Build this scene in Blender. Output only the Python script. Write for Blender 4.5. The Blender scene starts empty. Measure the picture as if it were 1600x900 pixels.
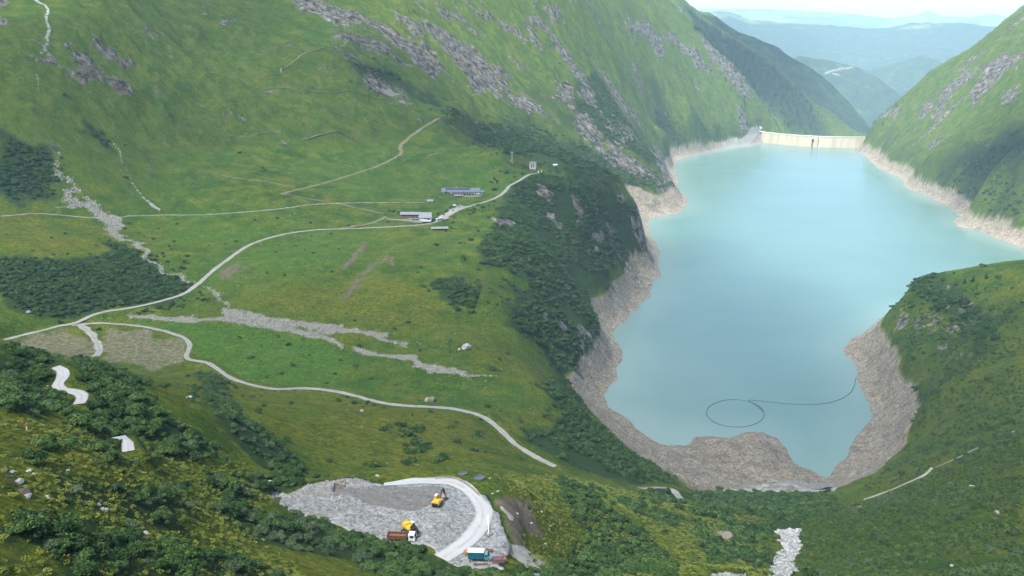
import bpy, bmesh, math, random
import numpy as np
from mathutils import Vector, Matrix
R = math.radians
rng = np.random.default_rng(7)
random.seed(7)
SC = bpy.context.scene
COL = SC.collection

# ------------------------------------------------------------------ camera and picture geometry
FPX, PITCH, CAMZ = 1386.0, R(15.7), 408.0
cp, sp = math.cos(PITCH), math.sin(PITCH)
def dirs(px, py):
    px = np.asarray(px, float); py = np.asarray(py, float)
    u = px - 800.0; v = 450.0 - py
    return u, FPX*cp + v*sp, -FPX*sp + v*cp
def pz(px, py, z):                       # where the sight line meets level z
    x, y, w = dirs(px, py); t = (z - CAMZ)/w
    return (float(x*t), float(y*t), float(z))
def pd(px, py, d):                       # point on the sight line at horizontal distance d
    x, y, w = dirs(px, py); t = d/math.hypot(x, y)
    return (float(x*t), float(y*t), float(CAMZ + w*t))

# ------------------------------------------------------------------ noise
def _h(ix, iy, s):
    h = (ix.astype(np.int64)*374761393 + iy.astype(np.int64)*668265263 + s*974711) & 0xffffffff
    h = ((h ^ (h >> 13))*1274126177) & 0xffffffff
    h = h ^ (h >> 16)
    return (h & 0xffff)/65535.0*2 - 1
def vnoise(x, y, s=0):
    x0 = np.floor(x); y0 = np.floor(y); fx = x-x0; fy = y-y0
    fx = fx*fx*fx*(fx*(fx*6-15)+10); fy = fy*fy*fy*(fy*(fy*6-15)+10)
    a = _h(x0, y0, s); b = _h(x0+1, y0, s); c = _h(x0, y0+1, s); d = _h(x0+1, y0+1, s)
    return (a+(b-a)*fx)*(1-fy) + (c+(d-c)*fx)*fy
def fbm(x, y, octs=4, s=0, gain=.5):
    t = 0; a = 1.0; n = 0
    for i in range(octs):
        c, q = math.cos(.6*i+.3), math.sin(.6*i+.3)
        t = t + a*vnoise((x*c-y*q)*2**i+17.3*i, (x*q+y*c)*2**i-9.1*i, s+i*31); n += a; a *= gain
    return t/n
def ridged(x, y, octs=4, s=0):
    t = 0; a = 1.0; n = 0
    for i in range(octs):
        t = t + a*(1-2*np.abs(vnoise(x*2**i+7.7*i, y*2**i+3.1*i, s+i*57))); n += a; a *= .5
    return t/n
def sst(a, b, x):
    t = np.clip((x-a)/(b-a), 0, 1); return t*t*(3-2*t)

# ------------------------------------------------------------------ shore lines (level 0 = lake, level 40 = top of the bare band)
shore_px = [(1197,222),(1165,228),(1120,235),(1080,243),(1055,252),(1054,268),(1060,285),(1054,290),(1066,300),(1076,318),(1060,332),(1014,342),
 (1012,352),(1018,372),(1031,390),(1026,415),(1030,425),(1018,455),(1015,465),(985,490),(965,510),(962,525),(970,545),(975,562),(965,590),(944,620),(950,636),(985,660),(1010,680),
 (1030,692),(1045,697),(1072,694),(1077,682),(1100,680),(1135,685),(1160,677),(1187,676),(1215,686),(1230,702),(1245,726),(1282,747),(1291,745),(1320,716),(1345,682),(1361,652),(1364,630),
 (1345,600),(1330,570),(1322,547),(1340,526),(1390,490)]
shore_far_px = [(1600,388),(1570,378),(1540,363),(1497,355),(1492,345),(1500,338),(1480,320),(1440,303),(1412,292),(1408,278),(1375,264),(1350,242),(1335,233)]
shore = [pz(x, y, 0)[:2] for x, y in shore_px] + [(640,1345),(720,1290),(860,1235),(1050,1290),(1190,1450),(1190,1690)] + [pz(x, y, 0)[:2] for x, y in shore_far_px] + [(1352,3455),(1070,3688)]
ringtop_px = [(1190,207),(1130,215),(1080,226),(1040,236),(1008,378),(985,395),(975,425),(950,460),(925,476),(925,490),(945,522),(938,545),(885,582),(882,600),(920,640),(960,680),(985,708),
 (1020,722),(1060,740),(1066,756),(1110,768),(1180,768),(1250,766),(1310,760),(1370,735),(1395,710),(1415,690),(1420,660),(1435,630),(1410,590),(1390,560),(1378,532)]
ringfar_px = [(1600,350),(1545,333),(1530,312),(1500,306),(1445,286),(1415,257),(1390,240),(1348,224)]

# ------------------------------------------------------------------ control points of the valley
CP = []
for x, y in shore: CP.append((x, y, 0))
for x, y in ringtop_px: CP.append(pz(x, y, 40))
for x, y in ringfar_px: CP.append(pz(x, y, 36))
Z = lambda L: CP.extend(pz(*t) for t in L)
D = lambda L: CP.extend(pd(*t) for t in L)
# gravel yard and the slope round it
Z([(420,785,255),(470,765,254),(540,748,253),(620,750,253),(700,748,253),(770,785,253),(785,830,252),(790,880,252),(740,890,253),(690,860,253),(600,845,253),(500,820,254),(620,790,253),(720,800,253)])
Z([(749,748,251),(800,760,247),(850,790,236),(830,840,240),(860,880,232),(900,850,217),(930,800,210),(1000,800,182),(1100,850,188),(1150,800,135),(1235,870,180),(1232,832,158),(1100,800,150),(950,735,118),(1000,760,105),(1080,890,212),(1180,890,190)])
D([(600,885,214),(700,898,214),(450,835,212),(300,860,165),(200,850,145),(330,790,205),(400,760,250)])
# nearer left hillside
D([(0,900,112),(100,890,122),(0,760,140),(100,770,150),(0,690,172),(150,720,178),(42,672,186),(100,655,212),(250,640,262),(240,690,235),(0,578,262),(0,620,215),(350,655,340),(300,700,275),(340,720,285),(420,705,330),(480,745,325)])
Z([(110,622,313),(95,576,313),(140,600,312),(60,600,315),(118,634,314),(186,684,316),(197,704,317)])
# valley floor, meadow and pads
Z([(20,532,158),(120,508,158),(220,512,157),(290,535,157),(285,574,156),(160,564,157),(60,553,158),(380,600,165),(420,608,158),(480,610,156),(400,540,156),(300,505,160),(500,560,153),(600,590,150),(550,530,154),(700,620,148),(780,585,146),(850,605,140),
   (860,722,150),(780,680,158),(720,660,170),(650,690,206),(600,640,178),(500,700,226),(560,680,215),(700,710,212),(800,720,200),(540,640,172)])
Z([(500,480,160),(650,480,156),(760,500,146),(830,500,132),(800,560,142),(600,420,163),(750,420,155),(700,380,162),(500,400,170),(400,440,166),(330,450,163),(350,410,168),(300,450,163),(180,470,165),(0,500,172)])
Z([(690,355,160),(650,342,168),(620,354,166),(720,302,172),(840,270,186),(790,300,176),(560,357,168),(440,367,170),(600,320,178),(660,300,180),(500,319,186),(440,304,200),(350,334,188),(250,336,186),(150,341,190),(0,336,205),(100,380,192),(30,380,200),(200,400,178),(100,440,180),(800,340,166),(830,258,196),(860,250,200),(780,230,225)])
Z([(885,282,178),(850,330,150),(920,320,150),(985,322,120),(1003,345,86),(900,390,105),(860,400,140),(940,400,80),(850,450,120),(880,480,90),(900,510,70),(860,560,95)])
# left mountain
D([(450,150,1650),(400,0,1990),(250,200,1480),(250,80,1680),(0,150,1440),(0,0,1730),(150,60,1600),(130,250,1330),(0,250,1320),(200,0,1780),(350,200,1530),(350,80,1780),(600,140,1730),(560,200,1600),(640,240,1530),(700,190,1680),(740,230,1640),(690,185,1690),(520,85,1740),(500,20,2000)])
D([(650,115,1880),(740,180,1900),(700,50,2200),(620,20,2120),(800,100,2330),(780,10,2480),(800,190,2020),(860,240,1980),(900,200,2230),(950,250,2250),(1000,285,2230),(1000,240,2400),(900,100,2620),(900,0,2900),(950,150,2680),(1000,190,2850),(1050,215,3050),(1000,100,3280),(960,20,3300),(1100,190,3360),(1100,120,3720),(1150,180,3700),(1030,268,2500)])
D([(1040,-5,4050),(1085,45,4020),(1130,90,4000),(1175,140,3980),(1218,188,3930),(1190,170,3880)])
# behind that skyline
for px, py, d, dz in [(1040,0,4500,-150),(1130,90,4400,-150),(1215,185,4250,-110)]:
    x, y, z = pd(px, py, d); CP.append((x, y, z+dz))
for px, d, z in [(1225,3950,-60),(1260,3850,-60),(1300,3800,-60),(1335,3750,-40),(1240,4300,-100),(1280,4150,-160),(1320,4150,-160),(1360,4150,-100),(1290,4700,-260),(1340,4700,-260),(1390,4700,-200),(1260,5600,-320),(1320,5600,-350),(1380,5600,-320)]:
    x, y, _ = pz(px, 215, 0); l = math.hypot(x, y); CP.append((x*d/l, y*d/l, z))
# the wooded shoulder beyond the dam
D([(1066,0,5120),(1098,27,5100),(1127,49,5085),(1156,66,5050),(1186,83,5010),(1220,112,4970),(1244,138,4930),(1275,174,4890),(1302,205,4860),(1120,75,4820),(1160,120,4720),(1200,160,4660),(1235,192,4630),(1270,212,4700)])
for px, py, d, dz in [(1100,28,5600,-220),(1180,85,5600,-240),(1260,170,5500,-200)]:
    x, y, z = pd(px, py, d); CP.append((x, y, z+dz))
# right mountain
D([(1600,20,3850),(1550,60,3880),(1500,100,3900),(1460,125,3930),(1420,152,3880),(1385,180,3760),(1355,203,3600),(1500,200,3050),(1600,200,2620),(1600,100,3150),(1550,150,3100),(1450,180,3300),(1400,210,3250),(1550,260,2350),(1450,250,2720),(1600,300,1980),(1500,280,2280)])
for px, py, d, dz in [(1600,20,4500,-80),(1500,100,4500,-60),(1420,150,4400,-60)]:
    x, y, z = pd(px, py, d); CP.append((x, y, z+dz))
D([(1700,50,3300),(1800,0,3200),(1800,200,2400),(1750,300,1950),(1950,100,2400)])
# right bank in front
Z([(1600,900,228),(1600,800,214),(1500,800,200),(1400,800,176),(1350,785,120),(1300,830,165),(1300,890,196),(1450,890,208),(1600,700,186),(1500,700,150),(1400,730,90),(1450,620,84),(1550,620,126),(1600,550,134),(1500,520,90),(1600,480,140),(1480,560,95),(1430,540,72)])
Z([(1600,421,150),(1560,430,138),(1520,439,128),(1480,434,118),(1450,431,110),(1427,438,104),(1412,470,86),(1405,500,66),(1400,480,66),(1450,470,96)])
CP += [(700,1010,165),(820,900,190),(900,1050,150),(620,1180,80),(740,1130,115),(900,700,230),(600,600,200),(420,420,235),(300,240,255),(500,200,290),(900,400,270),(1400,1000,250),(1500,1500,200),(1800,1900,380),(2400,2500,620)]
# out of frame on the left and under the camera
CP += [(-260,260,330),(-420,420,300),(-450,120,370),(-700,560,250),(-900,800,240),(-1050,1100,330),(-1300,1000,460),(-1500,1500,620),(-1700,900,640),(-1000,300,480),(-1000,1500,480),(-1400,2300,800),(-700,2400,720)]
for a in (-50,-25,0,25,50):
    for r_, z_ in ((8,401),(15,393),(25,384),(45,369)):
        CP.append((r_*math.sin(R(a)), r_*math.cos(R(a)), z_ + .06*abs(a)))
for a, r_, z_ in [(0,75,347),(0,110,322),(0,160,292),(12,75,347),(12,120,318),(12,180,284),(25,75,349),(25,120,322),(25,180,288),(25,240,260),(-12,75,350),(-12,110,327),(-12,160,300),(-24,75,356),(-30,75,358),(-40,75,362),(40,90,345),(40,200,290),(12,240,255),(6,200,270)]:
    CP.append((r_*math.sin(R(a)), r_*math.cos(R(a)), z_))
CP += [(100,4200,800),(-600,4300,1000),(2600,4900,500),(3000,4200,650)]
CP = np.array(CP)

# ------------------------------------------------------------------ terrain grid: fine near the viewer, coarse far off
NA, NS = 1500, 1560
A0, A1, S0, S1 = R(-47), R(47), math.log(8.0), math.log(5650.0)
ga = np.linspace(A0, A1, NA); gs = np.linspace(S0, S1, NS)
def tps_fit(P, lam=2e-4):
    a = np.arctan2(P[:,0], P[:,1]); s = np.log(np.hypot(P[:,0], P[:,1]))
    n = len(P); r2 = (a[:,None]-a[None])**2 + (s[:,None]-s[None])**2
    K = np.where(r2 > 0, r2*np.log(np.maximum(r2, 1e-12)), 0) + lam*np.eye(n)
    Q = np.c_[np.ones(n), a, s]
    M = np.block([[K, Q],[Q.T, np.zeros((3,3))]])
    w = np.linalg.solve(M, np.r_[P[:,2], 0, 0, 0])
    return a, s, w
def tps_eval(T, a, s):
    ca, cs, w = T; out = np.empty(a.size); a = a.ravel(); s = s.ravel()
    for i in range(0, a.size, 20000):
        r2 = (a[i:i+20000,None]-ca)**2 + (s[i:i+20000,None]-cs)**2
        out[i:i+20000] = (r2*np.log(np.maximum(r2, 1e-12))) @ w[:-3] + w[-3] + w[-2]*a[i:i+20000] + w[-1]*s[i:i+20000]
    return out
# merge points that nearly coincide
keep = []
_a = np.arctan2(CP[:,0], CP[:,1]); _s = np.log(np.hypot(CP[:,0], CP[:,1]))
for i in range(len(CP)):
    if all((_a[i]-_a[j])**2 + (_s[i]-_s[j])**2 > .004**2 for j in keep): keep.append(i)
TP = tps_fit(CP[keep])
ca_ = np.linspace(A0, A1, NA//4); cs_ = np.linspace(S0, S1, NS//4)
AA, SS = np.meshgrid(ca_, cs_)
Zc = tps_eval(TP, AA, SS).reshape(AA.shape)
def upsample(Zc):
    t = np.array([np.interp(ga, ca_, row) for row in Zc])
    return np.array([np.interp(gs, cs_, col) for col in t.T]).T
H0 = upsample(Zc)                                   # rows: distance, columns: bearing
RR = np.exp(gs)[:,None]*np.ones(NA)[None]
X = RR*np.sin(ga)[None]; Y = RR*np.cos(ga)[None]

def inpoly(x, y, poly):
    r_ = np.zeros(x.shape, bool); n = len(poly)
    for i in range(n):
        x1, y1 = poly[i]; x2, y2 = poly[(i+1) % n]
        if y1 == y2: continue
        c = ((y1 > y) != (y2 > y)) & (x < (x2-x1)*(y-y1)/(y2-y1) + x1)
        r_ ^= c
    return r_
def seg_dist(x, y, pts, closed=False, zs=None):
    best = np.full(x.shape, 1e9); bz = np.zeros(x.shape) if zs is not None else None
    n = len(pts)
    for i in range(n if closed else n-1):
        x1, y1 = pts[i]; x2, y2 = pts[(i+1) % n]
        dx, dy = x2-x1, y2-y1; L = dx*dx+dy*dy+1e-9
        t = np.clip(((x-x1)*dx+(y-y1)*dy)/L, 0, 1)
        d = np.hypot(x-x1-t*dx, y-y1-t*dy)
        m = d < best
        best = np.where(m, d, best)
        if zs is not None: bz = np.where(m, zs[i]+(zs[(i+1) % n]-zs[i])*t, bz)
    return (best, bz) if zs is not None else best
# shore: bend the surface so that the water line is where it should be
wx = X + 9*fbm(X/55, Y/55, 4, 91); wy = Y + 9*fbm(X/55, Y/55, 4, 92)
box = (Y > 600) & (Y < 4000) & (X > -150) & (X < 2200)
LAKE = np.zeros(X.shape, bool); SD = np.full(X.shape, 1e4)
LAKE[box] = inpoly(wx[box], wy[box], shore)
SD[box] = seg_dist(wx[box], wy[box], shore, True)
H1 = H0.copy()
land = ~LAKE
k = sst(0, 45, SD)
H1 = np.where(land, np.maximum(H0, np.minimum(.22*SD, 12))*k + (1-k)*np.minimum(.3*SD, 30) , H1)
H1 = np.where(LAKE, -np.minimum(.25*SD+.3, 30), H1)
beyond = (Y > 3480) & (H0 < 0) & (SD > 60)
H1 = np.where(beyond & land, np.minimum(H0, -5), H1)

gz_s = np.gradient(H0, axis=0)/(RR*(gs[1]-gs[0])); gz_a = np.gradient(H0, axis=1)/(RR*(ga[1]-ga[0]))
SLOPE = np.hypot(gz_s, gz_a)
shore_fade = np.where(LAKE, 0, sst(0, 60, SD))
mount = sst(.33, .55, SLOPE)*sst(1150, 1500, RR)*shore_fade
# rock ribs and gullies that run down the fall line
fl = np.where(X < 900, 1, 0)
cx = np.where(X < 900, .5*X+.85*Y, -.35*X+.93*Y); fx_ = np.where(X < 900, .85*X-.5*Y, .93*X+.35*Y)
gul = ridged(cx/230+.35*fbm(X/300, Y/300, 3, 6), fx_/520+.5*fbm(X/260, Y/260, 3, 7), 5, 5)
gul2 = ridged(cx/75+.5*fbm(X/120, Y/120, 3, 16), fx_/140+.5*fbm(X/110, Y/110, 3, 17), 4, 15)
rough = fbm(X/45, Y/45, 5, 21)
near = sst(1500, 300, RR)
knoll = fbm(X/90, Y/90, 4, 3)
small = fbm(X/22, Y/22, 4, 8)
DETAIL = mount*(22*gul + 7*gul2 + 9*rough + 2.2*fbm(X/13, Y/13, 3, 26)) + shore_fade*(1-mount)*(3.2*knoll*sst(90, 400, RR) + .9*small) + np.where(LAKE, 0, sst(0, 25, SD))*(.8*rough)
import math; SUN_E, SKY_E, EXPO, HAZE, CLOUD, SUN_EL, SUN_AZ, DENOISE = 4.6, .12, 1.26, .46e-4, .40, math.radians(59), math.radians(-140), True
# ------------------------------------------------------------------ looking up the ground
H = H1 + DETAIL
DA = ga[1]-ga[0]; DS = gs[1]-gs[0]
def hz(x, y, G=None):                                # ground height at plan positions
    G = H if G is None else G
    x = np.asarray(x, float); y = np.asarray(y, float)
    fa = np.clip((np.arctan2(x, y)-A0)/DA, 0, NA-1.001); fs = np.clip((np.log(np.hypot(x, y)+1e-6)-S0)/DS, 0, NS-1.001)
    i = fa.astype(int); j = fs.astype(int); u = fa-i; v = fs-j
    return (G[j,i]*(1-u)+G[j,i+1]*u)*(1-v) + (G[j+1,i]*(1-u)+G[j+1,i+1]*u)*v
def cast(pts, G=None):                               # sight lines onto the ground -> plan positions (nan = sky)
    G = H if G is None else G
    out = []
    for px, py in pts:
        x, y, w = dirs(px, py); a = math.atan2(x, y); tn = w/math.hypot(x, y)
        fa = min(max((a-A0)/DA, 0), NA-1.001); i = int(fa); u = fa-i
        col = G[:,i]*(1-u) + G[:,i+1]*u
        q = col - (CAMZ + tn*RR[:,0])
        q[:int((math.log(40)-S0)/DS)] = -1
        hit = np.nonzero(q > 0)[0]
        if len(hit) == 0: out.append((np.nan, np.nan)); continue
        j = hit[0]; f = q[j-1]/(q[j-1]-q[j]) if j > 0 and q[j-1] < 0 else 0
        r_ = math.exp(gs[j-1]+f*DS)
        out.append((r_*math.sin(a), r_*math.cos(a)))
    return np.array(out)
def dens(pts, step=12, closed=False):
    o = []; n = len(pts)
    for i in range(n if closed else n-1):
        a, b = pts[i], pts[(i+1) % n]; k = max(1, int(math.hypot(a[0]-b[0], a[1]-b[1])/step))
        for t in range(k): o.append((a[0]+(b[0]-a[0])*t/k, a[1]+(b[1]-a[1])*t/k))
    if not closed: o.append(pts[-1])
    return o
def smooth_line(pts, n=8):                           # Catmull-Rom through plan points
    P = np.array([2*pts[0]-pts[1]] + list(pts) + [2*pts[-1]-pts[-2]]); o = []
    for i in range(1, len(P)-2):
        for t in np.linspace(0, 1, n, endpoint=False):
            p0, p1, p2, p3 = P[i-1:i+3]
            o.append(.5*(2*p1+(p2-p0)*t+(2*p0-5*p1+4*p2-p3)*t*t+(3*p1-p0-3*p2+p3)*t**3))
    o.append(P[-2]); return np.array(o)
def world_poly(px_poly, step=12):
    w = cast(dens(px_poly, step, True)); return w[~np.isnan(w[:,0])]
def sub(x0, x1, y0, y1):                             # grid window that covers a plan box
    c = np.array([(x0,y0),(x0,y1),(x1,y0),(x1,y1)]); a = np.arctan2(c[:,0], c[:,1])
    cx_, cy_ = min(max(0, x0), x1), min(max(0, y0), y1)
    s_lo = math.log(max(math.hypot(cx_, cy_), 8.1)); s_hi = math.log(np.hypot(c[:,0], c[:,1]).max())
    if y0 < 1: return slice(0, NS), slice(0, NA)
    i0 = int(np.clip((a.min()-A0)/DA-1, 0, NA-1)); i1 = int(np.clip((a.max()-A0)/DA+2, 1, NA))
    j0 = int(np.clip((s_lo-S0)/DS-1, 0, NS-1)); j1 = int(np.clip((s_hi-S0)/DS+2, 1, NS))
    return slice(j0, j1), slice(i0, i1)
def area(px_poly, soft=.004, wob=.009, seed=0, level=None):      # soft ragged mask over a patch of ground
    P = world_poly(px_poly) if level is None else np.array([pz(x, y, level)[:2] for x, y in dens(px_poly, 12, True)])
    M = np.zeros(X.shape, np.float32)
    if len(P) < 3: return M
    rm = np.hypot(P[:,0], P[:,1]).mean(); pad = .03*rm
    sl = sub(P[:,0].min()-pad, P[:,0].max()+pad, P[:,1].min()-pad, P[:,1].max()+pad)
    x, y = X[sl], Y[sl]; w = wob*rm; f = 1/(.03*rm)
    x2 = x + w*fbm(x*f, y*f, 4, 40+seed)*2; y2 = y + 2*w*fbm(x*f, y*f, 4, 60+seed)
    d = seg_dist(x2, y2, P, True); ins = inpoly(x2, y2, P)
    M[sl] = sst(-soft*rm, soft*rm, np.where(ins, d, -d))
    return M
def areas(polys, **k):
    M = np.zeros(X.shape, np.float32)
    for i, p in enumerate(polys): M = np.maximum(M, area(p, seed=i, **k))
    return M

# ------------------------------------------------------------------ roads and tracks (traced, then laid on the ground)
ROADS = {   # name: (line, width in metres)
 'main': ([(6,531),(30,525),(60,518),(125,500),(160,488),(220,478),(280,462),(310,443),(350,410),(390,383),(440,367),(500,359),(560,357),(620,354),(660,351),(690,343),(720,327),(760,315),(785,303),(797,290),(815,280),(846,270)], 5.4),
 'meadow': ([(112,507),(160,505),(220,510),(280,525),(296,538),(293,560),(330,570),(370,595),(420,607),(480,607),(540,615),(620,633),(700,638),(750,650),(780,670),(800,690),(830,710),(868,729)], 4.2),
 'spur': ([(125,508),(143,522),(156,545),(150,557)], 6.5),
 'hairpin': ([(86,574),(98,581),(97,592),(91,602),(100,610),(116,613),(128,620),(124,632)], 3.2),
 'hairpin_low': ([(180,686),(191,689),(199,695),(201,706)], 2.6),
 'yard': ([(600,756),(650,752),(680,751.5),(705,753),(732,766),(752,790),(753,812),(738,838),(715,856),(690,872)], 6.5),
 'lake_access': ([(1000,763),(1030,762),(1052,768),(1064,780)], 5.0),
}
TRACKS = {
 'upper': ([(0,338),(60,334),(150,341),(250,336),(350,334),(440,326),(500,319),(560,317),(662,316)], 2.6),
 'zigzag': ([(440,303),(480,293),(540,276),(600,255),(626,240),(627,226),(660,200),(688,185)], 5.0),
 'link': ([(440,304),(500,314),(560,325),(600,335)], 4.0),
 'barn': ([(530,357),(575,351),(604,340)], 4.0),
 'ridge': ([(400,137),(440,131),(446,122),(526,85)], 2.2),
 'balcony_a': ([(345,273),(400,282),(450,292)], 3.0),
 'balcony_b': ([(350,208),(400,212),(440,208)], 2.2),
 'balcony_c': ([(470,218),(530,222),(565,226)], 2.6),
 'balcony_d': ([(405,150),(480,158),(560,165),(640,170)], 2.4),
 'short': ([(668,245),(684,240)], 4.0),
 'right': ([(1349,781),(1400,762),(1440,744),(1456,731)], 1.7),
 'right_top': ([(1462,727),(1500,711),(1528,699)], 1.5),
 'right_end': ([(1562,684),(1590,674)], 1.5),
 'chalet': ([(600,341),(640,348),(676,352)], 3.0),
 'waterside': ([(1130,770),(1180,768),(1230,762),(1300,762)], 5.0),
}
ROADLINES = {}
def lay(pts, w, carve=True, level=None):
    P = cast(pts, H1) if level is None else np.array([pz(x, y, level)[:2] for x, y in pts]); P = P[~np.isnan(P[:,0])]
    L = smooth_line(P, 8)
    seg = np.r_[0, np.cumsum(np.hypot(*np.diff(L, axis=0).T))]
    n = max(4, int(seg[-1]/max(2.0, w*.5))); t = np.linspace(0, seg[-1], n)
    L = np.c_[np.interp(t, seg, L[:,0]), np.interp(t, seg, L[:,1])]
    z = hz(L[:,0], L[:,1], H1) if level is None else np.full(len(L), level-.3)
    for _ in range(3): z[1:-1] = .25*z[:-2]+.5*z[1:-1]+.25*z[2:]
    if carve:
        pad = 5*w
        sl = sub(L[:,0].min()-pad, L[:,0].max()+pad, L[:,1].min()-pad, L[:,1].max()+pad)
        d, bz = seg_dist(X[sl], Y[sl], L[::2] if len(L) > 60 else L, False, z[::2] if len(L) > 60 else z)
        k = sst(w*2.6, w*.75, d)
        H[sl] = H[sl]*(1-k) + bz*k
    return L, z
YARD_PX = [(410,790),(425,776),(470,763),(520,746),(545,745),(590,751),(640,752),(690,749),(722,752),(748,764),(764,785),(772,800),(788,835),(790,870),(785,892),(740,888),(700,874),(660,852),(640,837),(600,840),(560,834),(520,817),(480,812),(430,807)]
m_yard = area(YARD_PX, soft=.004, wob=.006, level=253)
yx, yy = X, Y
bump = np.where(m_yard > 0, fbm(X/9, Y/9, 5, 71), 0)
hump = area([(600,770),(640,752),(700,755),(728,775),(735,805),(715,830),(680,838),(650,815),(620,800)], soft=.02, level=254)
hump2 = area([(430,795),(480,765),(545,750),(575,765),(560,800),(500,812)], soft=.025, level=254)
H = H*(1-m_yard) + m_yard*(252.6 + 1.0*bump + 2.6*hump*(.7+.5*bump) + 3.0*hump2*(.7+.6*bump))
for nm, (pts, w) in ROADS.items(): ROADLINES[nm] = lay(pts, w) if nm != 'yard' else lay(pts, w, True, 253)
for nm, (pts, w) in TRACKS.items(): ROADLINES[nm] = lay(pts, w, nm in ('zigzag', 'upper', 'right'))

# ------------------------------------------------------------------ what grows or lies where
def band(line):                                      # line of (px, py, half width in px) -> polygon
    up = []; dn = []
    for i, (x, y, w) in enumerate(line):
        a = line[max(i-1, 0)]; b = line[min(i+1, len(line)-1)]
        dx, dy = b[0]-a[0], b[1]-a[1]; l = math.hypot(dx, dy)+1e-6
        up.append((x-dy/l*w, y+dx/l*w)); dn.append((x+dy/l*w, y-dx/l*w))
    return up + dn[::-1]
STREAM_BANDS = [
 [(84,233,3),(88,260,5),(100,285,9),(130,320,13),(165,345,14),(195,365,13),(225,395,10),(262,425,8),(300,440,8)],
 [(320,445,6),(340,465,12),(352,485,10)],
 [(200,497,4),(270,498,4),(330,500,5),(400,508,5),(450,514,5),(500,526,6),(545,543,6)],
 [(350,490,8),(400,497,8),(470,507,7),(530,516,8),(570,522,7),(606,521,4)],
 [(545,545,4),(600,556,5),(640,562,7),(665,573,8),(700,580,5),(750,585,3),(790,587,2)],
 [(590,530,3),(640,540,4)],
]
m_stream = np.maximum(areas([band([(x, y, w*.62) for x, y, w in b]) for b in STREAM_BANDS[:2]], wob=.012, soft=.008), areas([band([(x, y, w*.8+.6) for x, y, w in b]) for b in STREAM_BANDS[2:]], wob=.007, soft=.006))
m_creek = areas([band([(1216,826,3),(1238,836,20),(1235,860,18),(1228,880,20),(1222,905,24)]), band([(1105,897,6),(1170,896,6)])], wob=.006)
m_chute = areas([band([(62,-4,4),(72,20,4),(79,45,4),(65,70,4),(62,85,3)]), band([(170,215,2),(190,245,2),(205,270,2),(225,310,3),(250,332,3)]), band([(56,100,2),(60,125,2),(66,148,2)])], wob=.003)
ROCKS = [
 [(490,20),(560,18),(620,32),(700,58),(745,78),(795,128),(745,135),(700,135),(640,105),(590,85),(540,65)], [(715,100),(790,130),(825,172),(775,162),(725,125)],
 [(545,93),(578,103),(605,135),(634,150),(585,150),(560,125)], [(108,58),(140,66),(168,100),(192,120),(150,124),(118,118),(112,90)], [(140,48),(182,78),(228,125),(215,127),(165,88)],
 [(50,60),(70,60),(115,85),(110,105),(60,110)], [(0,0),(25,0),(22,40),(0,60)],
 [(922,93),(950,112),(975,150),(1006,200),(985,192),(945,130)], [(978,88),(1010,108),(1032,170),(1045,190),(1005,145)], [(858,130),(912,148),(892,166),(865,162)], [(893,172),(922,192),(960,235),(935,232),(903,205)],
 [(1035,55),(1080,78),(1104,112),(1065,92)], [(1098,65),(1150,105),(1196,175),(1165,155),(1120,112)], [(945,0),(1000,18),(1035,52),(990,42)], [(840,10),(900,40),(880,55),(850,30)], [(800,35),(840,60),(845,75),(805,55)],
 [(1130,165),(1158,162),(1164,182),(1140,180)], [(735,5),(795,40),(800,55),(770,40)], [(640,0),(700,8),(760,55),(700,30)], [(960,190),(990,205),(1000,222),(975,215)], [(440,0),(500,0),(520,20),(480,25)], [(1000,30),(1040,62),(1030,80),(1005,55)],
 [(1502,105),(1527,95),(1502,170),(1462,207),(1438,222),(1450,190),(1480,150)], [(1600,62),(1600,108),(1552,138),(1518,168),(1538,125),(1560,95)], [(1366,203),(1384,168),(1422,168),(1402,186),(1375,212)], [(1448,216),(1482,204),(1462,228)],
 [(1560,150),(1600,130),(1600,160),(1570,165)], [(1575,40),(1600,18),(1600,35),(1582,52)], [(1440,160),(1475,148),(1460,175),(1440,180)],
 [(358,178),(378,176),(384,188),(364,190)], [(415,218),(452,220),(448,230),(420,228)], [(240,45),(270,55),(275,65),(245,62)], [(320,22),(350,32),(345,40),(322,34)],
 [(655,30),(700,55),(690,75),(660,60)], [(770,130),(830,150),(870,195),(820,180)], [(690,100),(712,108),(706,120),(692,118)],
]
m_rock = areas(ROCKS, soft=.008, wob=.013)
m_brow = areas([[(1425,470),(1470,475),(1500,520),(1490,570),(1450,560),(1420,520)], [(1385,535),(1400,525),(1410,550),(1395,560)], [(1470,510),(1520,555),(1495,575),(1470,545)]], soft=.02, wob=.02)*np.clip(.4+1.6*fbm(X/14, Y/14, 5, 88), 0, 1)
CLIFFS = [[(835,284),(868,300),(862,312),(842,306)],[(983,338),(1010,340),(1010,385),(992,365)],[(945,346),(962,356),(958,376),(948,366)],[(932,358),(944,364),(940,382),(930,374)],[(868,498),(888,514),(878,522)],[(905,516),(928,512),(918,534),(906,532)],[(885,300),(905,310),(915,325),(895,318)],[(965,302),(978,306),(978,318),(966,316)],
 [(1022,235),(1036,240),(1052,268),(1050,288),(1035,280)],[(1372,530),(1388,528),(1392,552),(1376,556)]]
CLIFFS += [[(770,340),(800,345),(795,352),(775,350)],[(850,325),(868,330),(866,342),(852,338)],[(905,335),(916,340),(912,352),(902,346)],[(862,345),(880,350),(874,360)],[(840,488),(860,495),(850,505)],[(900,545),(918,540),(910,556)],[(925,380),(936,384),(930,396)],[(960,395),(970,385),(972,405)],[(880,440),(893,446),(886,456)]]
m_cliff = areas(CLIFFS, soft=.003, wob=.004)
S_LEFT = [[(0,405),(60,402),(150,405),(180,378),(230,400),(290,438),(292,458),(250,474),(180,478),(118,496),(60,494),(0,472)]]
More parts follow.
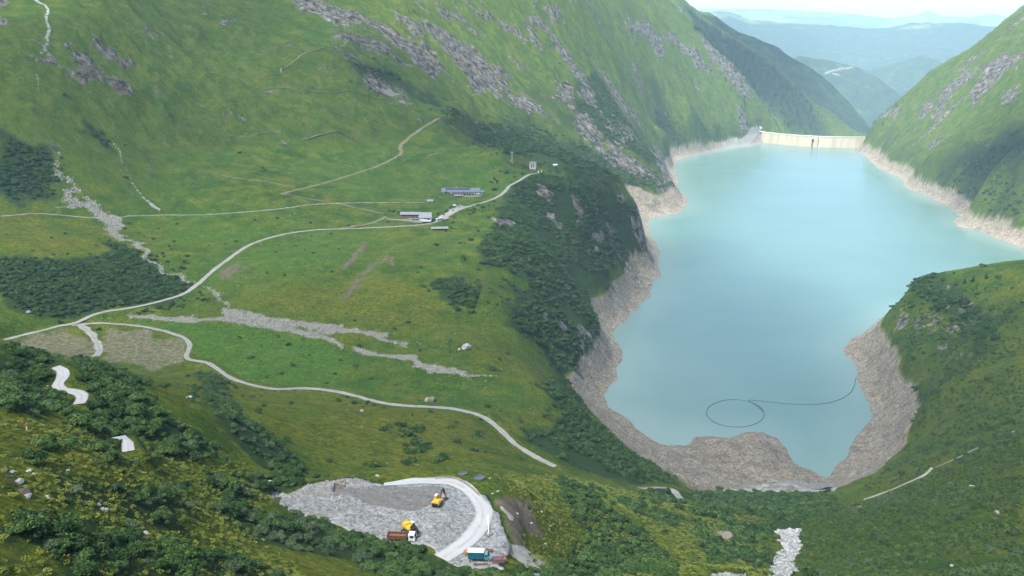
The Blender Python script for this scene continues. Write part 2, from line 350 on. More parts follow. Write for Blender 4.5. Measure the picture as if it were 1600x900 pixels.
S_FARLEFT = [[(0,205),(40,222),(76,238),(88,272),(84,308),(0,312)], [(130,185),(160,205),(185,240),(165,232)]]
S_CLIFF = [[(795,285),(850,272),(900,285),(960,308),(1003,335),(1008,372),(984,398),(962,432),(926,470),(943,515),(930,545),(885,590),(860,570),(845,540),(805,515),(795,485),(840,462),(800,430),(755,418),(748,385),(770,350)],
 [(672,445),(715,430),(752,462),(742,482),(690,472)], [(800,500),(850,480),(930,500),(945,525),(925,550),(870,560)]]
S_TERRACE = [[(848,598),(885,592),(905,625),(935,662),(990,708),(1058,742),(1050,756),(950,748),(866,715),(812,685),(845,672),(885,655)], [(905,640),(930,660),(985,710),(960,720),(900,690)]]
S_HAIRPIN = [[(0,540),(70,556),(90,572),(84,600),(95,622),(110,640),(60,652),(0,640)], [(118,560),(165,572),(212,590),(240,635),(222,690),(150,690),(95,655),(120,640),(140,600)], [(238,640),(285,660),(345,700),(330,716),(205,712)], [(305,578),(345,590),(372,640),(432,690),(490,740),(440,752),(385,705),(330,632)]]
S_FRONT = [[(0,800),(120,808),(200,835),(300,860),(420,885),(480,905),(100,905),(70,850),(0,850)], [(350,770),(420,802),(500,812),(560,834),(640,846),(690,872),(760,886),(800,905),(600,905),(560,880),(470,860),(400,850),(340,800)],
 [(80,745),(130,745),(200,760),(290,760),(300,800),(260,830),(180,800),(90,790)], [(150,690),(190,695),(205,730),(160,735)], [(300,740),(430,745),(470,760),(420,775),(340,775)]]
S_RIGHTYARD = [[(868,742),(930,770),(960,800),(1010,830),(1062,880),(1060,905),(900,905),(885,860),(930,850),(890,800)], [(800,888),(870,880),(900,905),(800,905)], [(930,762),(1000,790),(1060,800),(1060,830),(1010,815)]]
S_CREEK = [[(1085,770),(1200,770),(1255,775),(1300,775),(1260,825),(1212,822),(1205,870),(1190,890),(1110,880),(1080,830)], [(1010,755),(1085,775),(1075,800),(1020,790)]]
S_SLOPE = [[(1255,800),(1340,790),(1450,752),(1600,690),(1600,905),(1245,905)], [(1320,770),(1420,745),(1500,690),(1600,640),(1600,690),(1450,752)]]
S_HEAD = [[(1424,430),(1470,430),(1505,462),(1535,492),(1572,545),(1532,552),(1485,495),(1430,456)], [(1380,540),(1395,560),(1410,590),(1425,600),(1420,575),(1400,545)], [(1425,600),(1445,605),(1440,660),(1420,655)]]
S_BANK = [[(1390,480),(1430,460),(1600,470),(1600,680),(1400,760),(1440,650)]]
S_FACE = [[(705,200),(760,190),(850,200),(930,235),(1000,262),(1052,272),(1054,288),(1000,305),(900,285),(850,262),(780,240)], [(540,92),(600,108),(680,150),(740,190),(780,235),(740,215),(650,150),(600,135)], [(925,105),(945,130),(985,190),(1040,255),(960,235),(900,170)], [(1040,170),(1100,190),(1190,200),(1160,212),(1060,222),(1030,235)], [(1015,130),(1045,185),(1060,215),(1030,230),(1012,180)]]
S_FARRIGHT = [[(1440,280),(1500,252),(1560,222),(1600,195),(1600,345),(1540,328),(1500,300),(1450,285)], [(1365,222),(1400,235),(1440,255),(1425,262),(1385,240)]]
m_scrub = np.maximum.reduce([areas(S_LEFT), areas(S_FARLEFT), areas(S_CLIFF), areas(S_TERRACE), areas(S_HAIRPIN), areas(S_FRONT), areas(S_RIGHTYARD), areas(S_CREEK), .3*areas(S_SLOPE), areas(S_HEAD), .25*areas(S_BANK)])
m_face = areas(S_FACE, soft=.012, wob=.016); m_face = np.maximum(m_face, .75*areas([[(690,185),(800,165),(880,150),(960,190),(1040,250),(1054,288),(1000,305),(900,288),(850,265),(780,240)], [(930,100),(1000,200),(1050,250),(980,240),(900,170)]], soft=.03, wob=.03)*np.clip(.6+1.2*fbm(X/110, Y/110, 5, 99), 0, 1)); m_fright = areas(S_FARRIGHT, soft=.02, wob=.02)  # the broad noisy patch adds painted cloud shade to the dark scrub ground
S_WOOD = [[(1068,5),(1098,30),(1127,52),(1156,69),(1186,86),(1220,115),(1244,141),(1275,177),(1298,206),(1240,208),(1219,190),(1178,143),(1133,93),(1088,48)]]
m_face = np.maximum(m_face, areas(S_WOOD, soft=.01, wob=.004))
m_field = areas([[(205,503),(300,503),(400,508),(500,534),(560,560),(540,598),(440,603),(380,592),(330,566),(300,556),(300,535)]], soft=.012)
m_field = np.maximum(m_field, .6*areas([[(640,262),(750,250),(780,290),(690,296),(600,310),(560,300)],[(380,380),(560,362),(600,372),(560,400),(460,450),(390,440)],[(220,340),(330,340),(400,345),(420,372),(330,400),(250,380)]], soft=.03, wob=.03))
m_pad = areas([[(20,536),(60,522),(112,512),(148,545),(150,560),(60,553)], [(158,512),(220,515),(285,533),(291,545),(284,572),(240,576),(165,562)]])
m_dirt = np.maximum.reduce([area([(772,782),(800,780),(832,790),(838,815),(830,840),(800,850),(785,810)]), area([(520,748),(545,745),(556,755),(540,772),(522,775)], wob=.004), .8*area([(350,420),(368,415),(372,438),(350,440)]),
  areas([band([(605,402,2),(590,410,2),(550,450,3),(542,468,3)]), band([(570,378,2),(560,395,3),(530,420,3)]), band([(612,402,2),(616,415,3)]), band([(625,790,1),(640,800,1)])], wob=.003), areas([band([(0,735,2),(18,745,4),(32,760,6),(42,775,4)])], wob=.003)])
m_wash = areas([band([(788,852,5),(815,865,10),(840,885,12),(860,905,10)]), band([(780,793,2),(800,812,3)]), band([(1130,770,6),(1230,762,6),(1305,762,6)]), [(594,143),(608,140),(628,150),(604,149)], [(512,775),(560,780),(640,800),(700,780),(690,760),(540,760)], [(1200,207),(1150,212),(1120,222),(1130,232),(1198,222)]], wob=.004)
m_yellow = np.clip(.5 + 1.3*fbm(X/120, Y/120, 4, 33), 0, 1)*sst(1600, 500, RR)
m_yellow = np.maximum(m_yellow*.9, areas([[(0,650),(160,690),(330,730),(350,770),(200,740),(0,800)], [(0,340),(90,345),(180,385),(150,395),(0,398)], [(230,580),(330,610),(350,650),(300,655),(250,620)], [(500,620),(760,655),(800,690),(760,740),(560,740),(480,690)], [(800,740),(870,745),(900,800),(870,860),(790,770)], [(400,440),(600,440),(750,480),(780,520),(620,510),(420,490)]], soft=.04, wob=.05))
m_soil = np.maximum(area([(520,748),(545,746),(556,755),(542,772),(522,776)], level=254, wob=.006), .25*area([(640,795),(675,800),(690,830),(660,845),(630,825)], level=253, soft=.02))
m_dirt = np.maximum(m_dirt, m_soil)
# ring of bare ground round the lake
zt = np.where((RR > 1500) & (X > 700), 28, np.where(RR > 1500, 34, 40)) + np.where(RR > 1500, 13, 7)*fbm(X/45, Y/45, 5, 55)
m_ring = (sst(4, -4, H - zt)*(SD < 330)*(Y > 640)).astype(np.float32)
spit = np.maximum(area([(1010,700),(1078,682),(1190,677),(1245,726),(1282,748),(1240,768),(1110,770),(1066,756)]), area([(985,297),(1060,296),(1078,318),(1010,344)]))
m_ring = np.maximum(m_ring, spit)
m_ring = np.maximum(m_ring, area([(1320,545),(1345,520),(1375,505),(1392,545),(1412,590),(1436,630),(1420,690),(1372,737),(1300,765),(1282,747),(1345,682),(1364,630)], wob=.004, soft=.003))
m_ring = np.where((Y > 3300) & (X > 1050) & (RR > 3700), 0, m_ring)
# mounds and broken rock
H = H + spit*(9*np.abs(fbm(X/45, Y/45, 5, 77))*sst(0, 25, SD)) *~LAKE
strata = ridged(cx/26, fx_/90, 4, 61)
rk = m_rock*np.clip(.68+1.1*fbm(cx/50, fx_/140, 5, 62), 0, 1)
H = H + rk*(9*strata*sst(900, 2000, RR)) + m_cliff*4*fbm(X/9, Y/9, 4, 64) + m_ring*np.where(LAKE, 0, 1)*sst(3, 20, SD)*(1.8*fbm(X/12, Y/12, 4, 65)+2.0*ridged(X/30, Y/30, 4, 66)) + m_stream*.8*fbm(X/5, Y/5, 3, 67)*sst(2500, 800, RR) - m_creek*2.5 + m_creek*1.2*fbm(X/4, Y/4, 3, 68)
auto = mount*sst(.30, .6, .25*gul2 + .75*fbm(X/75, Y/75, 5, 81) + .25*strata + .35*fbm(X/320, Y/320, 3, 82) - .05)*(.45 + .55*sst(1750, 2300, RR))*np.where(X > 900, .4, 1)
H = H + auto*2.5*strata
shal = np.where(LAKE, sst(70, 0, SD), 0)
MASKS = dict(shallow=shal, rock=np.maximum.reduce([rk, .75*m_brow, m_cliff*.9, .8*auto]), ring=m_ring, gravel=np.maximum.reduce([m_creek, m_yard*(1-.9*m_soil), .7*m_chute]), stream=m_stream, wash=m_wash, scrub=np.maximum(m_scrub, 0), face=np.maximum(m_face, m_fright), field=m_field, pad=m_pad, dirt=m_dirt, yellow=m_yellow, mount=mount)
# ------------------------------------------------------------------ small node helpers
def mat(name):
    m = bpy.data.materials.new(name); m.use_nodes = True
    nt = m.node_tree; nt.nodes.clear()
    out = nt.nodes.new('ShaderNodeOutputMaterial'); b = nt.nodes.new('ShaderNodeBsdfPrincipled')
    nt.links.new(b.outputs[0], out.inputs[0])
    return m, nt, b
class NB:
    def __init__(s, nt): s.nt = nt; s.co = nt.nodes.new('ShaderNodeTexCoord').outputs['Object']
    def n(s, t, **k):
        nd = s.nt.nodes.new(t)
        for a, v in k.items(): setattr(nd, a, v)
        return nd
    def link(s, a, b): s.nt.links.new(a, b)
    def put(s, sock, v):
        if isinstance(v, (int, float)): sock.default_value = v
        elif isinstance(v, tuple): sock.default_value = v if len(v) == 4 or len(sock.default_value) == 3 else (*v, 1)
        else: s.link(v, sock)
    def attr(s, a): return s.n('ShaderNodeAttribute', attribute_name=a).outputs['Fac']
    def noise(s, scale, detail=4, rough=.55, vec=None, dist=0, color=False):
        nd = s.n('ShaderNodeTexNoise'); nd.inputs['Scale'].default_value = scale; nd.inputs['Detail'].default_value = detail; nd.inputs['Roughness'].default_value = rough; nd.inputs['Distortion'].default_value = dist
        s.link(vec or s.co, nd.inputs['Vector']); return nd.outputs['Color' if color else 'Fac']
    def voro(s, scale, feat='F1', out='Distance', vec=None, rnd=1):
        nd = s.n('ShaderNodeTexVoronoi', feature=feat); nd.inputs['Scale'].default_value = scale; nd.inputs['Randomness'].default_value = rnd
        s.link(vec or s.co, nd.inputs['Vector']); return nd.outputs[out]
    def ramp(s, f, *stops):
        nd = s.n('ShaderNodeValToRGB'); el = nd.color_ramp.elements
        while len(el) < len(stops): el.new(.5)
        for e, (p, c) in zip(el, stops): e.position = p; e.color = (*c, 1) if isinstance(c, tuple) else (c, c, c, 1)
        s.put(nd.inputs[0], f); return nd.outputs[0]
    def mix(s, f, a, b, mode='MIX'):
        nd = s.n('ShaderNodeMix', data_type='RGBA', blend_type=mode)
        s.put(nd.inputs[0], f); s.put(nd.inputs[6], a); s.put(nd.inputs[7], b); return nd.outputs[2]
    def math(s, op, a, b=0.0, c=None):
        nd = s.n('ShaderNodeMath', operation=op); s.put(nd.inputs[0], a); s.put(nd.inputs[1], b)
        if c is not None: s.put(nd.inputs[2], c)
        return nd.outputs[0]
    def rng(s, v, a, b, c=0.0, d=1.0):
        nd = s.n('ShaderNodeMapRange', interpolation_type='SMOOTHSTEP'); s.put(nd.inputs[0], v)
        for i, q in enumerate((a, b, c, d)): nd.inputs[i+1].default_value = q
        return nd.outputs[0]
    def vscale(s, sx, sy, sz, rz=0):
        nd = s.n('ShaderNodeMapping'); nd.inputs['Scale'].default_value = (sx, sy, sz); nd.inputs['Rotation'].default_value = (0, 0, rz)
        s.link(s.co, nd.inputs[0]); return nd.outputs[0]
    def fall(s, a, f, z=None):           # coordinates across (a) and down (f) the fall line of the slopes
        sx = s.n('ShaderNodeSeparateXYZ'); s.link(s.co, sx.inputs[0]); o = []
        for th in (1.04, 1.93):
            nd = s.n('ShaderNodeMapping', vector_type='TEXTURE'); nd.inputs['Rotation'].default_value = (0, 0, th); nd.inputs['Scale'].default_value = (1/a, 1/f, 1/(z or a)); s.link(s.co, nd.inputs[0]); o.append(nd.outputs[0])
        mx = s.n('ShaderNodeMix', data_type='VECTOR'); s.link(s.math('GREATER_THAN', sx.outputs[0], 900.0), mx.inputs[0]); s.link(o[0], mx.inputs[4]); s.link(o[1], mx.inputs[5]); return mx.outputs[1]
    def bump(s, b, h, strength=.5, dist=1.0):
        nd = s.n('ShaderNodeBump'); nd.inputs['Strength'].default_value = strength; nd.inputs['Distance'].default_value = dist
        s.put(nd.inputs['Height'], h); s.link(nd.outputs[0], b.inputs['Normal'])
def simple(name, col, rough=.7, metal=0, var=.25, scale=1.5, spec=.4):
    m, nt, b = mat(name); q = NB(nt)
    f = q.noise(scale, 5, .65)
    b.inputs['Roughness'].default_value = rough; b.inputs['Metallic'].default_value = metal; b.inputs['Specular IOR Level'].default_value = spec
    q.link(q.mix(q.rng(f, .3, .7), tuple(c*(1-var) for c in col), tuple(min(1, c*(1+var)) for c in col)), b.inputs['Base Color'])
    return m

# ------------------------------------------------------------------ ground
def ground_material():
    m, nt, b = mat('alpine_ground'); q = NB(nt)
    b.inputs['Roughness'].default_value = .95; b.inputs['Specular IOR Level'].default_value = .12
    big = q.noise(.006, 6, .6); mid = q.noise(.035, 6, .62); fine = q.noise(.22, 6, .7); tiny = q.noise(1.1, 4, .7)
    grass = q.ramp(mid, (.34, (.024,.064,.004)), (.46, (.045,.094,.005)), (.55, (.078,.120,.007)), (.66, (.132,.142,.014)))
    grass = q.mix(q.rng(big, .35, .7), grass, q.mix(.5, grass, (.060,.125,.020)))
    yel = q.ramp(fine, (.36, (.056,.080,.005)), (.5, (.122,.130,.008)), (.62, (.20,.182,.020)))
    grass = q.mix(q.math('MULTIPLY', q.attr('yellow'), .72), grass, yel)
    # heather and bare tufts
    rust = q.rng(q.noise(.055, 5, .7), .57, .72)
    grass = q.mix(q.math('MULTIPLY', rust, .38), grass, (.125,.085,.030))
    grass = q.mix(q.attr('field'), grass, q.ramp(fine, (.38, (.046,.118,.012)), (.62, (.078,.150,.018))))
    # dark low growth dots everywhere
    dots = q.rng(q.voro(.16, vec=None), .34, .12)
    dmask = q.math('MULTIPLY', dots, q.rng(q.noise(.02, 4, .6), .45, .65))
    grass = q.mix(q.math('MULTIPLY', dmask, .65), grass, (.028,.058,.014))
    dz = q.rng(tiny, .3, .7)
    grass = q.mix(1.0, grass, q.mix(dz, (.74,.78,.72), (1.18,1.16,1.1)), 'MULTIPLY')
    sp1 = q.noise(.5, 8, .85)
    grass = q.mix(1.0, grass, q.mix(q.rng(sp1, .38, .62), (.46,.52,.48), (1.42,1.36,1.3)), 'MULTIPLY')
    pt = q.noise(.075, 8, .82)
    grass = q.mix(q.math('MULTIPLY', q.rng(pt, .52, .62), .7), grass, (.040,.075,.014))
    grass = q.mix(q.math('MULTIPLY', q.rng(pt, .46, .37), .55), grass, (.165,.165,.040))
    peb = q.math('MULTIPLY', q.rng(q.voro(.09, vec=None), .085, .04), q.rng(q.noise(.012, 4), .48, .6))
    grass = q.mix(peb, grass, (.42,.40,.36))
    # mountain turf: streaks down the slope
    st = q.noise(1.0, 9, .80, q.fall(.050, .030, .03))
    mt = q.ramp(st, (.32, (.044,.096,.009)), (.46, (.082,.146,.012)), (.56, (.130,.182,.020)), (.70, (.20,.208,.045)))
    mt = q.mix(q.math('MULTIPLY', q.rng(fine, .45, .75), .5), mt, (.038,.066,.018))
    grass = q.mix(q.attr('mount'), grass, q.mix(q.math('MULTIPLY', q.rng(q.noise(1.0, 10, .82, q.fall(.030, .020, .02)), .53, .63), .6), mt, (.034,.066,.016)))
    # scattered outcrops on the mountains
    oc = q.math('MULTIPLY', q.rng(q.noise(1.0, 6, .72, q.fall(.03, .011, .02)), .60, .68), q.attr('mount'))
    scrub = q.ramp(fine, (.3, (.018,.040,.010)), (.6, (.034,.066,.016)), (.8, (.055,.09,.02)))
    col = q.mix(q.attr('scrub'), grass, scrub)
    facec = q.ramp(q.noise(.11, 6, .75), (.3, (.014,.034,.012)), (.5, (.030,.056,.018)), (.65, (.060,.090,.026)), (.8, (.085,.11,.035)))
    col = q.mix(q.math('MULTIPLY', q.attr('face'), .9), col, facec)  # scrub and wood ground; lower slopes also carry cloud shade as colour
    rockt = q.noise(1.0, 10, .82, q.fall(.11, .055, .07))
    rock = q.ramp(rockt, (.41, (.016,.017,.014)), (.47, (.088,.087,.070)), (.53, (.195,.190,.155)), (.62, (.40,.385,.32)))  # near-black first stop paints shadowed cracks into the rock colour
    rock = q.mix(q.rng(q.noise(.03, 3), .5, .7), rock, q.mix(.3, rock, (.24,.16,.10)))
    col = q.mix(q.math('MULTIPLY', oc, .75), col, rock)
    rf = q.attr('rock'); rn = q.math('ADD', rf, q.math('MULTIPLY', q.math('SUBTRACT', q.noise(.07, 6, .75), .5), 1.3))
    col = q.mix(q.rng(rn, .28, .5), col, rock)
    padc = q.ramp(q.noise(.3, 6, .75), (.38, (.075,.095,.025)), (.48, (.135,.130,.062)), (.56, (.185,.170,.105)), (.66, (.27,.245,.175)))
    col = q.mix(q.attr('pad'), col, padc)
    dirt = q.ramp(fine, (.3, (.075,.060,.042)), (.55, (.155,.125,.085)), (.75, (.23,.195,.14)))
    col = q.mix(q.attr('dirt'), col, dirt)
    # bare shore: rubble with bedding along the water
    sx = q.n('ShaderNodeSeparateXYZ'); q.link(q.co, sx.inputs[0])
    lv = q.n('ShaderNodeCombineXYZ'); q.link(q.math('ADD', q.math('MULTIPLY', sx.outputs[2], .42), q.math('MULTIPLY', q.noise(.03, 4, .6), 3.0)), lv.inputs[2])
    bed = q.noise(1.0, 4, .7, lv.outputs[0])
    cell = q.voro(.7, out='Color'); cs = q.n('ShaderNodeSeparateColor'); q.link(cell, cs.inputs[0])
    rub = q.ramp(q.math('ADD', q.math('ADD', q.math('MULTIPLY', cs.outputs[0], .16), q.math('MULTIPLY', bed, .30)), q.math('MULTIPLY', q.noise(.13, 9, .82), .58)), (.37, (.115,.098,.070)), (.46, (.245,.210,.154)), (.54, (.345,.302,.230)), (.66, (.49,.44,.355)))
    rub = q.mix(q.rng(q.noise(.03, 7, .75), .50, .60), rub, q.mix(.45, rub, (.14,.118,.092)))
    col = q.mix(q.attr('ring'), col, rub)
    # boulder gravel
    sc = q.voro(1.3, out='Color'); s2 = q.n('ShaderNodeSeparateColor'); q.link(sc, s2.inputs[0])
    gv = q.ramp(q.math('ADD', q.math('MULTIPLY', s2.outputs[0], .28), q.math('MULTIPLY', q.noise(.5, 9, .82), .72)), (.36, (.28,.29,.28)), (.46, (.45,.465,.45)), (.55, (.56,.57,.55)), (.67, (.72,.725,.71)))
    gv = q.mix(q.math('MULTIPLY', q.rng(q.noise(.045, 4, .6), .48, .62), .35), gv, (.33,.30,.25)); gn = q.math('ADD', q.attr('gravel'), q.math('MULTIPLY', q.math('SUBTRACT', q.noise(.22, 6, .8), .5), 1.0))
    col = q.mix(q.rng(gn, .42, .62), col, gv)
    bed2 = q.ramp(q.noise(.55, 9, .82), (.38, (.095,.09,.07)), (.48, (.225,.21,.17)), (.57, (.33,.315,.265)), (.68, (.50,.49,.44)))
    stn = q.math('ADD', q.attr('stream'), q.math('MULTIPLY', q.math('SUBTRACT', q.noise(.11, 9, .84), .5), 2.6))
    col = q.mix(q.math('MULTIPLY', q.rng(stn, .55, .95), .95), col, bed2)
    wsh = q.ramp(q.noise(.35, 7, .75), (.3, (.22,.21,.18)), (.7, (.42,.41,.38)))
    wn = q.math('ADD', q.attr('wash'), q.math('MULTIPLY', q.math('SUBTRACT', q.noise(.3, 5, .75), .5), .8))
    col = q.mix(q.rng(wn, .42, .58), col, wsh)
    q.link(col, b.inputs['Base Color'])
    stony = q.math('MAXIMUM', q.attr('gravel'), q.math('MAXIMUM', q.attr('ring'), q.attr('rock')))
    h = q.math('ADD', q.math('MULTIPLY', q.noise(.12, 8, .72), 2.2), q.math('MULTIPLY', tiny, .45))
    h = q.math('ADD', h, q.math('MULTIPLY', q.math('MULTIPLY', q.voro(.40), stony), 1.2))
    h = q.math('ADD', h, q.math('MULTIPLY', q.math('MULTIPLY', rockt, 14.0), q.attr('mount')))
    h = q.math('ADD', h, q.math('MULTIPLY', sp1, .8)); h = q.math('ADD', h, q.math('MULTIPLY', q.math('MULTIPLY', q.noise(.13, 9, .82), stony), 5.0)); q.bump(b, h, 1.0, 1.0)
    return m

def link(name, me, m=None, parent=None):
    o = bpy.data.objects.new(name, me); COL.objects.link(o)
    if m: me.materials.append(m)
    if parent: o.parent = parent
    return o
def grid_mesh(name, V, nr, nc, cellmask=None):
    idx = np.arange(nr*nc).reshape(nr, nc)
    q = np.stack([idx[:-1,:-1], idx[:-1,1:], idx[1:,1:], idx[1:,:-1]], -1).reshape(-1, 4)
    if cellmask is not None: q = q[cellmask.ravel()]
    used = np.zeros(nr*nc, bool); used[q.ravel()] = True
    if cellmask is not None:
        mp = np.cumsum(used)-1; q = mp[q]; V = V[used]
    me = bpy.data.meshes.new(name)
    me.vertices.add(len(V)); me.vertices.foreach_set('co', V.astype(np.float32).ravel())
    me.loops.add(q.size); me.loops.foreach_set('vertex_index', q.astype(np.int32).ravel())
    me.polygons.add(len(q)); me.polygons.foreach_set('loop_start', np.arange(0, q.size, 4, dtype=np.int32)); me.polygons.foreach_set('loop_total', np.full(len(q), 4, np.int32))
    me.polygons.foreach_set('use_smooth', np.ones(len(q), bool))
    me.update(calc_edges=True)
    return me, used
me, used = grid_mesh('ground', np.stack([X, Y, H], -1).reshape(-1, 3), NS, NA)
for k_, v_ in MASKS.items():
    at = me.attributes.new(k_, 'FLOAT', 'POINT'); at.data.foreach_set('value', np.ascontiguousarray(v_, np.float32).ravel())
M_GROUND = ground_material()
ground = link('ground', me, M_GROUND); ground['kind'] = 'structure'

# ------------------------------------------------------------------ lake
def water_material():
    m, nt, b = mat('glacier_milk_water'); q = NB(nt)
    f = q.noise(.004, 5, .6); st = q.noise(1.0, 6, .7, q.vscale(.004, .02, .01, .3))
    c = q.ramp(q.math('ADD', q.math('MULTIPLY', f, .8), q.math('MULTIPLY', st, .2)), (.35, (.096,.182,.162)), (.65, (.114,.204,.182)))
    c = q.mix(q.math('MULTIPLY', q.attr('shallow'), .5), c, (.175,.255,.22)); q.link(c, b.inputs['Base Color'])
    b.inputs['Roughness'].default_value = .25; b.inputs['IOR'].default_value = 1.333
    q.bump(b, q.math('ADD', q.noise(.30, 5, .65), q.math('MULTIPLY', q.noise(.05, 3), 2.0)), .025, .5)
    return m
from numpy.lib.stride_tricks import sliding_window_view
wet = LAKE | (SD < 14)
# keep the sheet inside the bowl on the side of the dam
wet &= ~((Y > 3300) & (X > 1050) & ~LAKE)
cw = wet[:-1,:-1] | wet[1:,:-1] | wet[:-1,1:] | wet[1:,1:]
me, usd = grid_mesh('lake', np.stack([X, Y, np.zeros_like(X)], -1).reshape(-1, 3), NS, NA, cw)
at = me.attributes.new('shallow', 'FLOAT', 'POINT'); at.data.foreach_set('value', np.maximum(shal, (~LAKE)*1.0).ravel()[usd].astype(np.float32))
lake = link('lake', me, water_material()); lake['kind'] = 'structure'
# ------------------------------------------------------------------ roads laid on the carved ground
def road_mesh(name, L, w, m, lift=.18, ragged=.0, taper=False):
    n = len(L); T = np.gradient(L, axis=0); T /= np.hypot(T[:,0], T[:,1])[:,None]+1e-9
    N = np.c_[-T[:,1], T[:,0]]; V = []; K = 9
    ax_ = np.arange(n)*max(2.0, w*.5); e1 = 1+ragged*fbm(ax_/9, ax_*0, 4, 5)*1.6; e2 = 1+ragged*fbm(ax_/9, ax_*0+50, 4, 6)*1.6
    if taper: e1 = e1*np.linspace(.15, 1, n)**.5
    if taper: e2 = e2*np.minimum(1, np.linspace(.3, 4, n))
    zc = np.max([hz(L[:,0]+N[:,0]*w*k, L[:,1]+N[:,1]*w*k) for k in (-.5, -.25, 0, .25, .5)], axis=0)
    for k in range(K):
        f = k/(K-1)-.5
        p = L + N*(w*f*(e1 if f < 0 else e2))[:,None]
        z = np.maximum(hz(p[:,0], p[:,1])+lift, zc + lift - .35*abs(f)*2)
        V.append(np.c_[p, z])
    V = np.stack(V, 1).reshape(-1, 3)
    me, _ = grid_mesh(name, V, n, K)
    ac = me.attributes.new('across', 'FLOAT', 'POINT'); ac.data.foreach_set('value', np.tile(np.abs(np.linspace(-1, 1, K)), n).astype(np.float32))
    o = link(name, me, m); o['kind'] = 'structure'; return o
def gravel_mat(name, dark, light, sc=.6, verge=(.10,.115,.045)):
    m, nt, b = mat(name); q = NB(nt)
    b.inputs['Roughness'].default_value = .95; b.inputs['Specular IOR Level'].default_value = .1
    f = q.math('ADD', q.math('MULTIPLY', q.noise(.12, 6, .7), .6), q.math('MULTIPLY', q.noise(sc*3, 5, .75), .45))
    c = q.ramp(f, (.35, dark), (.7, light)); ac = q.attr('across'); mid = q.math('MULTIPLY', q.rng(ac, .26, .04), .55); edge = q.rng(ac, .62, 1.0)
    wear = q.math('MULTIPLY', q.math('ADD', mid, q.math('MULTIPLY', edge, .8)), q.rng(q.noise(.25, 6, .8), .36, .58))
    q.link(q.mix(wear, c, verge), b.inputs['Base Color']); q.bump(b, q.noise(sc*2, 6, .7), .4, .4)
    return m
M_GRAVEL = gravel_mat('pale_gravel', (.22,.21,.185), (.37,.355,.32)); M_TRACK = gravel_mat('trodden_track', (.13,.11,.065), (.235,.20,.14)); M_CONC = gravel_mat('pale_road_surface', (.29,.285,.28), (.40,.395,.39), .6, (.22,.21,.19)); M_YARDR = gravel_mat('crushed_stone_road', (.33,.33,.315), (.45,.45,.435), .6, (.25,.25,.235))
rn_ = {'main': ('valley_road', M_GRAVEL, .25), 'meadow': ('meadow_road', M_GRAVEL, .3), 'spur': ('gravel_road', M_GRAVEL, .5), 'hairpin': ('hairpin_road', M_CONC, .2), 'hairpin_low': ('hairpin_road', M_CONC, .1), 'yard': ('yard_road', M_YARDR, .28), 'lake_access': ('shore_road', M_GRAVEL, .1)}
for k_, (pts, w_) in ROADS.items(): road_mesh(rn_[k_][0], ROADLINES[k_][0], w_, rn_[k_][1], .2, rn_[k_][2], k_ == 'yard')
for k_, (pts, w_) in TRACKS.items(): road_mesh('path', ROADLINES[k_][0], w_*1.2, M_GRAVEL if k_ in ('right','right_top','right_end','upper','waterside') else M_TRACK, .15, .7)
for pts, w_ in (([(700,343),(690,340),(704,332),(716,324),(724,322)], 13),):
    L, z = lay(pts, w_, False); road_mesh('parking_area', L, w_, M_GRAVEL, .3, .2)

# ------------------------------------------------------------------ ranges beyond the dam
FA = np.linspace(R(4), R(46), 560); FR = np.exp(np.linspace(math.log(5580), math.log(42000), 620))
FX = FR[:,None]*np.sin(FA)[None]; FY = FR[:,None]*np.cos(FA)[None]; FRR = FR[:,None]*np.ones(len(FA))[None]
def crest(px_line, r0, slope_f, slope_b, wig, wander=0):
    L = []
    for px, py in px_line:
        x, y, w = dirs(px, py); L.append((math.atan2(x, y), CAMZ + w/math.hypot(x, y)*r0))
    L = np.array(L); zc = np.interp(FA, L[:,0], L[:,1], left=L[0,1]-200, right=L[-1,1]-200)
    rc = r0*(1 + wander*vnoise(FA*9, FA*0, 3))
    d = FRR - rc[None]
    sp_ = ridged(FX/wig, FY/wig, 5, int(r0) % 97)
    drop = np.where(d < 0, -d*slope_f, d*slope_b)
    return zc[None] - drop + (sp_*.42*wig*.5 - .12*wig)*sst(0, 3*wig, np.abs(d)) 
FH = np.maximum.reduce([np.full(FX.shape, -650.0),
 crest([(1020,-15),(1060,4),(1083,13),(1108,20),(1137,39),(1156,51),(1181,57),(1210,71),(1232,86),(1269,106),(1300,131),(1330,162),(1352,190),(1370,215)], 6300, .42, .5, 420),
 crest([(1100,210),(1150,150),(1200,112),(1250,86),(1290,93),(1340,104),(1370,120),(1400,143),(1416,156),(1450,215),(1500,300)], 9300, .40, .45, 520),
 crest([(1240,150),(1300,128),(1340,114),(1390,100),(1440,86),(1480,100),(1560,140),(1700,160)], 11500, .30, .4, 800),
 crest([(1000,5),(1080,22),(1115,18),(1140,19),(1170,30),(1230,36),(1290,39),(1350,44),(1385,44),(1425,35),(1460,36),(1500,36),(1540,40),(1580,44),(1700,40)], 16000, .22, .3, 1300),
 crest([(900,12),(1200,14),(1320,20),(1390,29),(1430,24),(1450,16),(1470,24),(1510,27),(1548,21),(1580,28),(1700,24)], 29000, .2, .2, 2200)])
FH = FH + 14*fbm(FX/130, FY/130, 4, 12)
m_bare = np.where(FRR > 10500, .45, 1)*np.clip(sst(250, 900, FH)*.9 + .5*(fbm(FX/900, FY/900, 4, 8)-.15), 0, 1)
def fcast(pts):
    o = []
    for px, py in pts:
        x, y, w = dirs(px, py); a = math.atan2(x, y); i = int(np.clip((a-FA[0])/(FA[1]-FA[0]), 0, len(FA)-1))
        hit = np.nonzero(FH[:,i] > CAMZ + w/math.hypot(x, y)*FR)[0]
        if len(hit): o.append((FR[hit[0]]*math.sin(a), FR[hit[0]]*math.cos(a)))
    return o
m_scar = np.zeros(FX.shape)
